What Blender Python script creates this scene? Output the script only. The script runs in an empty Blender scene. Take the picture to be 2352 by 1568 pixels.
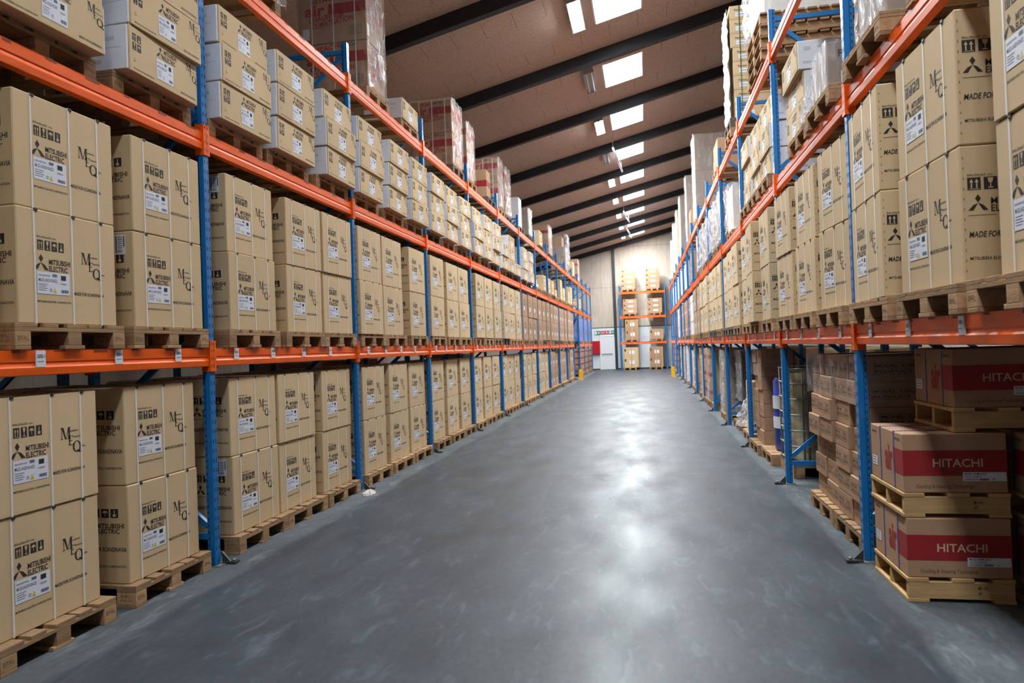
import bpy, math, random
from mathutils import Vector, Matrix
PI = math.pi
rnd = random.Random(11)
sc = bpy.context.scene
COL = sc.collection

# ------------------------------------------------------------------ camera
FPX, YAW, PITCH, ROLL, CH = 1604.16, 0.1894, 0.0094, -0.0353, 1.6021
cam = bpy.data.cameras.new('camera'); camo = bpy.data.objects.new('camera', cam); COL.objects.link(camo)
cam.sensor_width = 36.0; cam.sensor_fit = 'HORIZONTAL'; cam.lens = 36.0 * FPX / 2352.0
fw = Vector((-math.sin(YAW) * math.cos(PITCH), math.cos(YAW) * math.cos(PITCH), math.sin(PITCH)))
r0 = Vector((math.cos(YAW), math.sin(YAW), 0)); u0 = r0.cross(fw)
rv = r0 * math.cos(ROLL) + u0 * math.sin(ROLL); uv_ = u0 * math.cos(ROLL) - r0 * math.sin(ROLL)
M = Matrix((rv, uv_, -fw)).transposed().to_4x4(); M.translation = Vector((0, 0, CH))
camo.matrix_world = M
cam.clip_start = 0.05; cam.clip_end = 300
cam.dof.use_dof = True; cam.dof.focus_distance = 6.0; cam.dof.aperture_fstop = 3.2
sc.camera = camo
cy = sc.cycles; cy.max_bounces = 7; cy.diffuse_bounces = 4; cy.glossy_bounces = 3; cy.transmission_bounces = 2; cy.transparent_max_bounces = 10
cy.caustics_reflective = False; cy.caustics_refractive = False; cy.use_denoising = True; cy.adaptive_threshold = .02; cy.sample_clamp_indirect = 6
# ------------------------------------------------------------------ world and exposure
sc.view_settings.view_transform = 'Standard'; sc.view_settings.look = 'None'
sc.view_settings.gamma = 1.0; sc.view_settings.use_curve_mapping = False
sc.view_settings.exposure = 1.15
w = bpy.data.worlds.new('sky'); sc.world = w; w.use_nodes = True
bg = w.node_tree.nodes['Background']; bg.inputs[0].default_value = (0.62, 0.78, 1.0, 1); bg.inputs[1].default_value = 1.2
# ------------------------------------------------------------------ daylight falling through the roof lights
ROOF_A, ROOF_S = 8.129, 0.2384          # underside of the beams: z = A + S x
CEIL_A = 8.40
SKY_X = (-0.80, 0.18)
BEAM_Y = [12.02 + 3.653 * k for k in range(-5, 10)]
SKY_Y = [(y + 0.95, y + 2.47) for y in BEAM_Y[:-1]]
SKY_POWER = 150.0
def zc(x): return CEIL_A + ROOF_S * x
for (a, b) in SKY_Y:
    l = bpy.data.lights.new('daylight', 'AREA'); l.shape = 'RECTANGLE'; l.size = 0.90; l.size_y = b - a - .08
    l.energy = SKY_POWER; l.color = (0.93, 0.97, 1.0)
    o = bpy.data.objects.new('daylight', l); COL.objects.link(o)
    xm = (SKY_X[0] + SKY_X[1]) / 2
    o.location = (xm - 0.43 * 0.232, (a + b) / 2, zc(xm) + 0.43); o.rotation_euler = (0, -math.atan(ROOF_S), 0)
LAMP_POWER = 150.0
TUBE_STRENGTH = 30.0

# ------------------------------------------------------------------ materials
def lin(c): return c / 12.92 if c <= 0.04045 else ((c + 0.055) / 1.055) ** 2.4
def rgb(r, g, b): return (lin(r / 255), lin(g / 255), lin(b / 255), 1)
def mat(name, col, rough=.6, metal=0., var=0., noise=0., nscale=8., bump=0., bscale=60., spec=.5, stretch=None, coat=0.):
    m = bpy.data.materials.new(name); m.use_nodes = True; nt = m.node_tree; N = nt.nodes; L = nt.links
    p = N['Principled BSDF']; p.inputs['Roughness'].default_value = rough; p.inputs['Metallic'].default_value = metal
    p.inputs['Specular IOR Level'].default_value = spec; p.inputs['Base Color'].default_value = col
    if coat: p.inputs['Coat Weight'].default_value = coat; p.inputs['Coat Roughness'].default_value = .15
    last = None
    if var or noise or bump:
        tc = N.new('ShaderNodeTexCoord'); mp = N.new('ShaderNodeMapping'); L.new(tc.outputs['Object'], mp.inputs[0])
        if stretch: mp.inputs['Scale'].default_value = stretch
    if noise:
        n = N.new('ShaderNodeTexNoise'); n.inputs['Scale'].default_value = nscale; n.inputs['Detail'].default_value = 5
        L.new(mp.outputs[0], n.inputs['Vector'])
        r = N.new('ShaderNodeMapRange'); r.inputs[1].default_value = .3; r.inputs[2].default_value = .7
        r.inputs[3].default_value = 1 - noise; r.inputs[4].default_value = 1 + noise
        L.new(n.outputs[0], r.inputs[0]); last = r.outputs[0]
    if var:
        oi = N.new('ShaderNodeObjectInfo'); r = N.new('ShaderNodeMapRange')
        r.inputs[3].default_value = 1 - var; r.inputs[4].default_value = 1 + var; L.new(oi.outputs['Random'], r.inputs[0])
        if last:
            mm = N.new('ShaderNodeMath'); mm.operation = 'MULTIPLY'; L.new(last, mm.inputs[0]); L.new(r.outputs[0], mm.inputs[1]); last = mm.outputs[0]
        else: last = r.outputs[0]
    if last:
        vm = N.new('ShaderNodeVectorMath'); vm.operation = 'SCALE'; vm.inputs[0].default_value = col[:3]
        L.new(last, vm.inputs['Scale']); L.new(vm.outputs[0], p.inputs['Base Color'])
    if bump:
        n = N.new('ShaderNodeTexNoise'); n.inputs['Scale'].default_value = bscale; L.new(mp.outputs[0], n.inputs['Vector'])
        b = N.new('ShaderNodeBump'); b.inputs['Strength'].default_value = bump; b.inputs['Distance'].default_value = .01
        L.new(n.outputs[0], b.inputs['Height']); L.new(b.outputs[0], p.inputs['Normal'])
    return m
MT = {}
MT['tan'] = mat('tan_cardboard', rgb(206, 181, 143), .8, var=.05, noise=.035, nscale=3, bump=.12, bscale=25, stretch=(1, 1, .25), spec=.25)
MT['brown'] = mat('brown_cardboard', rgb(172, 137, 108), .8, var=.06, noise=.04, nscale=3, bump=.12, bscale=25, spec=.25)
MT['edge'] = mat('cardboard_seam', rgb(120, 96, 66), .9)
MT['ink'] = mat('black_ink', rgb(38, 34, 32), .7)
MT['greyink'] = mat('faded_ink', rgb(110, 92, 70), .8)
MT['red'] = mat('red_ink', rgb(150, 28, 34), .7, noise=.06, nscale=6)
MT['paper'] = mat('white_paper', rgb(222, 226, 236), .55)
MT['blueink'] = mat('label_print', rgb(92, 100, 128), .6)
MT['yellow'] = mat('warning_yellow', rgb(214, 190, 60), .5)
MT['strap'] = mat('white_strap', rgb(226, 224, 218), .35)
MT['blackplastic'] = mat('black_plastic', rgb(40, 40, 42), .45)
MT['bluestrap'] = mat('blue_strap', rgb(38, 62, 150), .35)
MT['greenstrap'] = mat('green_strap', rgb(60, 110, 80), .4)
MT['foam'] = mat('white_foam', rgb(226, 229, 236), .6, noise=.03, nscale=20)
MT['foamdent'] = mat('foam_recess', rgb(196, 200, 212), .7)
MT['wood'] = mat('pallet_wood', rgb(166, 134, 100), .85, var=.26, noise=.18, nscale=6, bump=.3, bscale=40, stretch=(1, 6, 6), spec=.2)
MT['oldwood'] = mat('weathered_wood', rgb(104, 94, 84), .85, var=.2, noise=.18, nscale=6, bump=.3, bscale=40, stretch=(1, 6, 6), spec=.2)
MT['newwood'] = mat('new_pallet_wood', rgb(192, 158, 110), .8, var=.08, noise=.14, nscale=5, bump=.2, bscale=40, stretch=(1, 8, 8), spec=.2)
MT['blue'] = mat('blue_paint', rgb(0, 108, 176), .38, noise=.07, nscale=5, coat=.3)
MT['bluehole'] = mat('slot_dark', rgb(6, 32, 74), .7)
MT['orange'] = mat('orange_paint', rgb(236, 94, 6), .42, noise=.10, nscale=4, stretch=(1, .35, 5), spec=.35)
MT['orangedark'] = mat('scuffed_orange', rgb(128, 46, 20), .6)
MT['galv'] = mat('galvanised_steel', rgb(150, 150, 148), .45, metal=.7, noise=.15, nscale=20)
MT['tape'] = mat('dark_steel', rgb(70, 70, 70), .5, metal=.5)
MT['black'] = mat('black_timber', rgb(26, 27, 32), .55, noise=.15, nscale=3)
MT['steelblack'] = mat('black_steel', rgb(40, 44, 50), .5)
MT['white'] = mat('white_paint', rgb(226, 230, 234), .5)
MT['green'] = mat('sign_green', rgb(18, 120, 82), .5)
MT['signred'] = mat('sign_red', rgb(188, 30, 46), .5)
MT['panelred'] = mat('red_panel', rgb(176, 6, 28), .4)
MT['guard'] = mat('yellow_guard', rgb(236, 176, 20), .45)
MT['drum'] = mat('blue_drum', rgb(18, 70, 190), .35)
MT['ibc'] = mat('tank_plastic', rgb(196, 186, 150), .45, noise=.12, nscale=2)
MT['darkload'] = mat('dark_load', rgb(60, 62, 72), .55, noise=.35, nscale=4)
MT['grey'] = mat('grey_card', rgb(150, 134, 122), .75, noise=.05, nscale=3)
MT['whiteload'] = mat('white_sacking', rgb(226, 222, 216), .6, noise=.05, nscale=6)
MT['blueload'] = mat('blue_wrapping', rgb(118, 132, 186), .4, noise=.3, nscale=3)
MT['purple'] = mat('label_purple', rgb(120, 80, 160), .5)
MT['olabel'] = mat('label_orange', rgb(240, 110, 30), .5)
MT['lampshell'] = mat('lamp_housing', rgb(150, 148, 146), .4)
MT['redtape'] = mat('red_tape', rgb(190, 30, 50), .4)

def film_mat(name, lo, hi):
    m = bpy.data.materials.new(name); m.use_nodes = True; nt = m.node_tree; N = nt.nodes; L = nt.links
    N.clear(); out = N.new('ShaderNodeOutputMaterial'); mx = N.new('ShaderNodeMixShader'); tr = N.new('ShaderNodeBsdfTransparent')
    gl = N.new('ShaderNodeBsdfPrincipled'); gl.inputs['Base Color'].default_value = (.94, .94, .98, 1); gl.inputs['Roughness'].default_value = .12
    gl.inputs['Specular IOR Level'].default_value = 1.0
    tc = N.new('ShaderNodeTexCoord'); mp = N.new('ShaderNodeMapping'); mp.inputs['Scale'].default_value = (5, 5, 1.6)
    mp.inputs['Rotation'].default_value = (.5, .4, 0)
    n = N.new('ShaderNodeTexNoise'); n.inputs['Scale'].default_value = 2.2; n.inputs['Detail'].default_value = 6; n.inputs['Distortion'].default_value = 1.2
    L.new(tc.outputs['Object'], mp.inputs[0]); L.new(mp.outputs[0], n.inputs['Vector'])
    r = N.new('ShaderNodeMapRange'); r.inputs[1].default_value = .48; r.inputs[2].default_value = .70; r.inputs[3].default_value = lo; r.inputs[4].default_value = hi
    L.new(n.outputs[0], r.inputs[0])
    b = N.new('ShaderNodeBump'); b.inputs['Strength'].default_value = 1.0; b.inputs['Distance'].default_value = .06
    L.new(n.outputs[0], b.inputs['Height']); L.new(b.outputs[0], gl.inputs['Normal'])
    L.new(r.outputs[0], mx.inputs[0]); L.new(tr.outputs[0], mx.inputs[1]); L.new(gl.outputs[0], mx.inputs[2]); L.new(mx.outputs[0], out.inputs[0])
    return m
MT['film'] = film_mat('crinkled_film', .16, .88); MT['filmclear'] = film_mat('tight_film', .04, .24)

def emis(name, col, s):
    m = bpy.data.materials.new(name); m.use_nodes = True; p = m.node_tree.nodes['Principled BSDF']
    p.inputs['Base Color'].default_value = (.9, .9, .9, 1); p.inputs['Emission Color'].default_value = col; p.inputs['Emission Strength'].default_value = s
    return m
MT['tube'] = emis('lit_tube', (.85, .97, 1, 1), TUBE_STRENGTH)

def floor_mat():
    m = bpy.data.materials.new('polished_concrete'); m.use_nodes = True; nt = m.node_tree; N = nt.nodes; L = nt.links
    p = N['Principled BSDF']; tc = N.new('ShaderNodeTexCoord')
    def noise(scale, detail=6, st=(1, 1, 1), dist=0.):
        mp = N.new('ShaderNodeMapping'); mp.inputs['Scale'].default_value = st; L.new(tc.outputs['Object'], mp.inputs[0])
        n = N.new('ShaderNodeTexNoise'); n.inputs['Scale'].default_value = scale; n.inputs['Detail'].default_value = detail; n.inputs['Distortion'].default_value = dist
        L.new(mp.outputs[0], n.inputs['Vector']); return n.outputs[0]
    def mrange(s, a, b, c, d):
        r = N.new('ShaderNodeMapRange'); r.inputs[1].default_value = a; r.inputs[2].default_value = b; r.inputs[3].default_value = c; r.inputs[4].default_value = d
        L.new(s, r.inputs[0]); return r.outputs[0]
    def mul(a, b, op='MULTIPLY'):
        k = N.new('ShaderNodeMath'); k.operation = op
        for i, v in enumerate((a, b)):
            if isinstance(v, (int, float)): k.inputs[i].default_value = v
            else: L.new(v, k.inputs[i])
        return k.outputs[0]
    big = mrange(noise(.5, 6, (1.6, .5, 1), .6), .3, .7, .78, 1.25)
    mid = mrange(noise(3., 8, (1, .5, 1), .5), .3, .7, .78, 1.22)
    fine = mrange(noise(30, 5, (1, .5, 1)), .3, .7, .86, 1.16)
    scr = mrange(noise(9, 10, (1, .30, 1), 1.2), .56, .74, 0, .8)
    tot = mul(mul(big, mid), fine); tot = mul(tot, mul(scr, 1., 'ADD'))
    # worn, unsealed bands beside the racks
    sx = N.new('ShaderNodeSeparateXYZ'); L.new(tc.outputs['Object'], sx.inputs[0])
    wob = mul(mrange(noise(1.2, 4), .3, .7, -.04, .04), sx.outputs[0], 'ADD')
    rb = mrange(wob, 1.34, 1.42, 0, 1); lb = mrange(wob, -3.0, -3.08, 0, 1)
    band = mul(rb, lb, 'MAXIMUM')
    cmix = N.new('ShaderNodeMix'); cmix.data_type = 'RGBA'; L.new(band, cmix.inputs[0])
    cmix.inputs[6].default_value = (.040, .050, .063, 1); cmix.inputs[7].default_value = (.086, .099, .108, 1)
    # sawn joints across the aisle
    jy = mrange(mul(mul(sx.outputs[1], 1.35, 'SUBTRACT'), 7.3, 'PINGPONG') if False else mul(mul(sx.outputs[1], -8.63, 'ADD'), 5.6, 'PINGPONG'), .008, .016, .30, 1)
    tot = mul(tot, jy)
    vm = N.new('ShaderNodeVectorMath'); vm.operation = 'SCALE'; L.new(cmix.outputs[2], vm.inputs[0]); L.new(tot, vm.inputs['Scale'])
    L.new(vm.outputs[0], p.inputs['Base Color'])
    rr = mrange(noise(2.4, 7, (1, .4, 1)), .3, .7, .37, .57)
    rr2 = mul(rr, mul(band, .35), 'ADD'); L.new(rr2, p.inputs['Roughness'])
    p.inputs['Specular IOR Level'].default_value = .30; p.inputs['Coat Weight'].default_value = .08; p.inputs['Coat Roughness'].default_value = .27; p.inputs['Coat IOR'].default_value = 1.38
    b = N.new('ShaderNodeBump'); b.inputs['Strength'].default_value = .05; b.inputs['Distance'].default_value = .01
    L.new(noise(14, 4), b.inputs['Height']); L.new(b.outputs[0], p.inputs['Normal'])
    return m
MT['floor'] = floor_mat()

def ceil_mat():
    m = bpy.data.materials.new('wood_wool_boards'); m.use_nodes = True; nt = m.node_tree; N = nt.nodes; L = nt.links
    p = N['Principled BSDF']; p.inputs['Roughness'].default_value = .9; p.inputs['Specular IOR Level'].default_value = .1
    tc = N.new('ShaderNodeTexCoord'); sx = N.new('ShaderNodeSeparateXYZ'); L.new(tc.outputs['Object'], sx.inputs[0])
    def mth(op, a, b=None):
        k = N.new('ShaderNodeMath'); k.operation = op
        for i, v in enumerate((a, b)):
            if v is None: continue
            if isinstance(v, (int, float)): k.inputs[i].default_value = v
            else: L.new(v, k.inputs[i])
        return k.outputs[0]
    yy = mth('DIVIDE', sx.outputs[1], .609); row = mth('FLOOR', yy); fy = mth('FRACT', yy)
    xx = mth('ADD', mth('DIVIDE', sx.outputs[0], .60), mth('MULTIPLY', row, .37)); fx = mth('FRACT', xx)
    liney = mth('MULTIPLY', mth('LESS_THAN', fy, .018), .16)
    third = mth('LESS_THAN', mth('MODULO', mth('ADD', row, 300), 3), .5)
    linex = mth('MULTIPLY', mth('MULTIPLY', mth('LESS_THAN', fx, .022), third), .42)
    dark = mth('SUBTRACT', 1.0, mth('MAXIMUM', liney, linex))
    n = N.new('ShaderNodeTexNoise'); n.inputs['Scale'].default_value = 30; n.inputs['Detail'].default_value = 4; L.new(tc.outputs['Object'], n.inputs['Vector'])
    r = N.new('ShaderNodeMapRange'); r.inputs[1].default_value = .3; r.inputs[2].default_value = .7; r.inputs[3].default_value = .82; r.inputs[4].default_value = 1.18
    L.new(n.outputs[0], r.inputs[0]); tot = mth('MULTIPLY', dark, r.outputs[0]); vm = N.new('ShaderNodeVectorMath'); vm.operation = 'SCALE'
    vm.inputs[0].default_value = rgb(192, 168, 152)[:3]; L.new(tot, vm.inputs['Scale']); L.new(vm.outputs[0], p.inputs['Base Color'])
    return m
MT['ceiling'] = ceil_mat()

def wall_mat(name, c, joint):
    m = bpy.data.materials.new(name); m.use_nodes = True; nt = m.node_tree; N = nt.nodes; L = nt.links
    p = N['Principled BSDF']; p.inputs['Roughness'].default_value = .85
    tc = N.new('ShaderNodeTexCoord'); sx = N.new('ShaderNodeSeparateXYZ'); L.new(tc.outputs['Object'], sx.inputs[0])
    def ping(s, off, per):
        a = N.new('ShaderNodeMath'); a.operation = 'ADD'; a.inputs[1].default_value = off; L.new(s, a.inputs[0])
        k = N.new('ShaderNodeMath'); k.operation = 'PINGPONG'; k.inputs[1].default_value = per / 2; L.new(a.outputs[0], k.inputs[0])
        r = N.new('ShaderNodeMapRange'); r.inputs[1].default_value = 0; r.inputs[2].default_value = .03; r.inputs[3].default_value = joint; r.inputs[4].default_value = 1
        L.new(k.outputs[0], r.inputs[0]); return r.outputs[0]
    s = N.new('ShaderNodeMath'); s.operation = 'ADD'; L.new(sx.outputs[0], s.inputs[0]); L.new(sx.outputs[1], s.inputs[1])
    h = ping(sx.outputs[2], -2.70, 2.56); v = ping(s.outputs[0], .1, .6)
    v2 = N.new('ShaderNodeMapRange'); v2.inputs[3].default_value = .55; v2.inputs[4].default_value = 1; L.new(v, v2.inputs[0])
    n = N.new('ShaderNodeTexNoise'); n.inputs['Scale'].default_value = 3; n.inputs['Detail'].default_value = 7
    mp = N.new('ShaderNodeMapping'); mp.inputs['Scale'].default_value = (2, 2, .5); L.new(tc.outputs['Object'], mp.inputs[0]); L.new(mp.outputs[0], n.inputs['Vector'])
    r = N.new('ShaderNodeMapRange'); r.inputs[1].default_value = .3; r.inputs[2].default_value = .7; r.inputs[3].default_value = .88; r.inputs[4].default_value = 1.1
    L.new(n.outputs[0], r.inputs[0])
    a = N.new('ShaderNodeMath'); a.operation = 'MULTIPLY'; L.new(h, a.inputs[0]); L.new(v2.outputs[0], a.inputs[1])
    b = N.new('ShaderNodeMath'); b.operation = 'MULTIPLY'; L.new(a.outputs[0], b.inputs[0]); L.new(r.outputs[0], b.inputs[1])
    vm = N.new('ShaderNodeVectorMath'); vm.operation = 'SCALE'; vm.inputs[0].default_value = c[:3]; L.new(b.outputs[0], vm.inputs['Scale']); L.new(vm.outputs[0], p.inputs['Base Color'])
    return m
MT['wall'] = wall_mat('concrete_panels', rgb(196, 182, 168), .6)
MT['wallwhite'] = mat('white_wall_paint', rgb(214, 222, 230), .6, noise=.04, nscale=2)

# ------------------------------------------------------------------ mesh builder
_txt = {}
def text_geo(s, bold=.014):
    key = (s, bold)
    if key in _txt: return _txt[key]
    c = bpy.data.curves.new('t', 'FONT'); c.body = s; c.offset = bold; c.size = 1.0; c.resolution_u = 2
    o = bpy.data.objects.new('t', c); COL.objects.link(o)
    dg = bpy.context.evaluated_depsgraph_get(); me = o.evaluated_get(dg).to_mesh()
    vs = [(v.co.x, v.co.y) for v in me.vertices]; fs = [tuple(p.vertices) for p in me.polygons]
    o.evaluated_get(dg).to_mesh_clear(); bpy.data.objects.remove(o); bpy.data.curves.remove(c)
    x0 = min(v[0] for v in vs); x1 = max(v[0] for v in vs); y0 = min(v[1] for v in vs); y1 = max(v[1] for v in vs)
    _txt[key] = (vs, fs, x0, x1, y0, y1); return _txt[key]

class MB:
    def __init__(s): s.v = []; s.f = []; s.m = []; s.mats = []; s.sm = []
    def mi(s, k):
        if k not in s.mats: s.mats.append(k)
        return s.mats.index(k)
    def add(s, vs, fs, k, smooth=False):
        n = len(s.v); s.v += [tuple(v) for v in vs]; i = s.mi(k)
        for f in fs: s.f.append(tuple(n + a for a in f)); s.m.append(i); s.sm.append(smooth)
        return s
    def box(s, x0, x1, y0, y1, z0, z1, k, c=0.):
        if c <= 0:
            vs = [(x, y, z) for z in (z0, z1) for y in (y0, y1) for x in (x0, x1)]
            return s.add(vs, [(0, 2, 3, 1), (4, 5, 7, 6), (0, 1, 5, 4), (2, 6, 7, 3), (0, 4, 6, 2), (1, 3, 7, 5)], k)
        X, Y, Z = (x0, x1), (y0, y1), (z0, z1); vs = []; idx = {}
        for a in (0, 1):
            for b in (0, 1):
                for d in (0, 1):
                    sx, sy, sz = (c, -c)[a], (c, -c)[b], (c, -c)[d]
                    for ax in range(3):
                        p = [X[a] + sx, Y[b] + sy, Z[d] + sz]; p[ax] = (X[a], Y[b], Z[d])[ax]
                        idx[(a, b, d, ax)] = len(vs); vs.append(tuple(p))
        fs = []
        for e in (0, 1):
            fs.append([idx[(e, b, d, 0)] for b, d in ((0, 0), (0, 1), (1, 1), (1, 0))][::(-1 if e else 1)])
            fs.append([idx[(a, e, d, 1)] for a, d in ((0, 0), (1, 0), (1, 1), (0, 1))][::(-1 if e else 1)])
            fs.append([idx[(a, b, e, 2)] for a, b in ((0, 0), (0, 1), (1, 1), (1, 0))][::(-1 if e else 1)])
        for a in (0, 1):
            for b in (0, 1):
                fs.append([idx[(a, b, 0, 0)], idx[(a, b, 1, 0)], idx[(a, b, 1, 1)], idx[(a, b, 0, 1)]][::(1 if a != b else -1)])
                fs.append([idx[(a, 0, b, 0)], idx[(a, 1, b, 0)], idx[(a, 1, b, 2)], idx[(a, 0, b, 2)]][::(1 if a == b else -1)])
                fs.append([idx[(0, a, b, 1)], idx[(1, a, b, 1)], idx[(1, a, b, 2)], idx[(0, a, b, 2)]][::(1 if a != b else -1)])
        for a in (0, 1):
            for b in (0, 1):
                for d in (0, 1):
                    f = [idx[(a, b, d, 0)], idx[(a, b, d, 1)], idx[(a, b, d, 2)]]
                    fs.append(f[::(-1 if (a + b + d) % 2 == 0 else 1)])
        return s.add(vs, fs, k)
    def bar(s, p, q, w, h, k):          # rectangular bar between two points
        p, q = Vector(p), Vector(q); d = (q - p).normalized(); up = Vector((0, 0, 1))
        if abs(d.dot(up)) > .98: up = Vector((0, 1, 0))
        a = d.cross(up).normalized() * w / 2; b = a.cross(d).normalized() * h / 2
        vs = [e + sa * a + sb * b for e in (p, q) for sa, sb in ((-1, -1), (1, -1), (1, 1), (-1, 1))]
        return s.add(vs, [(0, 1, 2, 3)[::-1], (4, 5, 6, 7), (0, 1, 5, 4), (1, 2, 6, 5), (2, 3, 7, 6), (3, 0, 4, 7)], k)
    def tube(s, pts, r, k, n=8, closed=False):
        pts = [Vector(p) for p in pts]; rings = []; m = len(pts)
        for i, p in enumerate(pts):
            d = ((pts[(i + 1) % m] if closed or i < m - 1 else p) - (pts[i - 1] if closed or i > 0 else p)).normalized()
            up = Vector((0, 0, 1)) if abs(d.z) < .9 else Vector((1, 0, 0))
            a = d.cross(up).normalized(); b = d.cross(a).normalized()
            rings.append([p + r * (math.cos(2 * PI * j / n) * a + math.sin(2 * PI * j / n) * b) for j in range(n)])
        vs = [v for g in rings for v in g]; fs = []
        for i in range(m if closed else m - 1):
            for j in range(n):
                i2 = (i + 1) % m; fs.append((i * n + j, i * n + (j + 1) % n, i2 * n + (j + 1) % n, i2 * n + j))
        if not closed: fs.append(tuple(range(n))[::-1]); fs.append(tuple((m - 1) * n + j for j in range(n)))
        return s.add(vs, fs, k, True)
    def lathe(s, cx, cy, prof, k, n=24):
        vs = [(cx + r * math.cos(2 * PI * j / n), cy + r * math.sin(2 * PI * j / n), z) for r, z in prof for j in range(n)]
        fs = [(i * n + j, i * n + (j + 1) % n, (i + 1) * n + (j + 1) % n, (i + 1) * n + j) for i in range(len(prof) - 1) for j in range(n)]
        fs.append(tuple(range(n))[::-1]); fs.append(tuple((len(prof) - 1) * n + j for j in range(n)))
        return s.add(vs, fs, k, True)
    def prism(s, poly, axis, a0, a1, k):   # polygon in the other two axes extruded
        n = len(poly); vs = []
        for a in (a0, a1):
            for (p, q) in poly: vs.append({'x': (a, p, q), 'y': (p, a, q), 'z': (p, q, a)}[axis])
        fs = [(i, (i + 1) % n, n + (i + 1) % n, n + i) for i in range(n)] + [tuple(range(n))[::-1], tuple(range(n, 2 * n))]
        return s.add(vs, fs, k)
    def build(s, name, parent=None, loc=None, link=True):
        me = bpy.data.meshes.new(name); me.from_pydata(s.v, [], s.f)
        for k in s.mats: me.materials.append(MT[k])
        me.polygons.foreach_set('material_index', s.m); me.polygons.foreach_set('use_smooth', s.sm); me.update()
        o = bpy.data.objects.new(name, me); COL.objects.link(o)
        if parent: o.parent = parent
        if loc: o.location = loc
        return o

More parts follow.
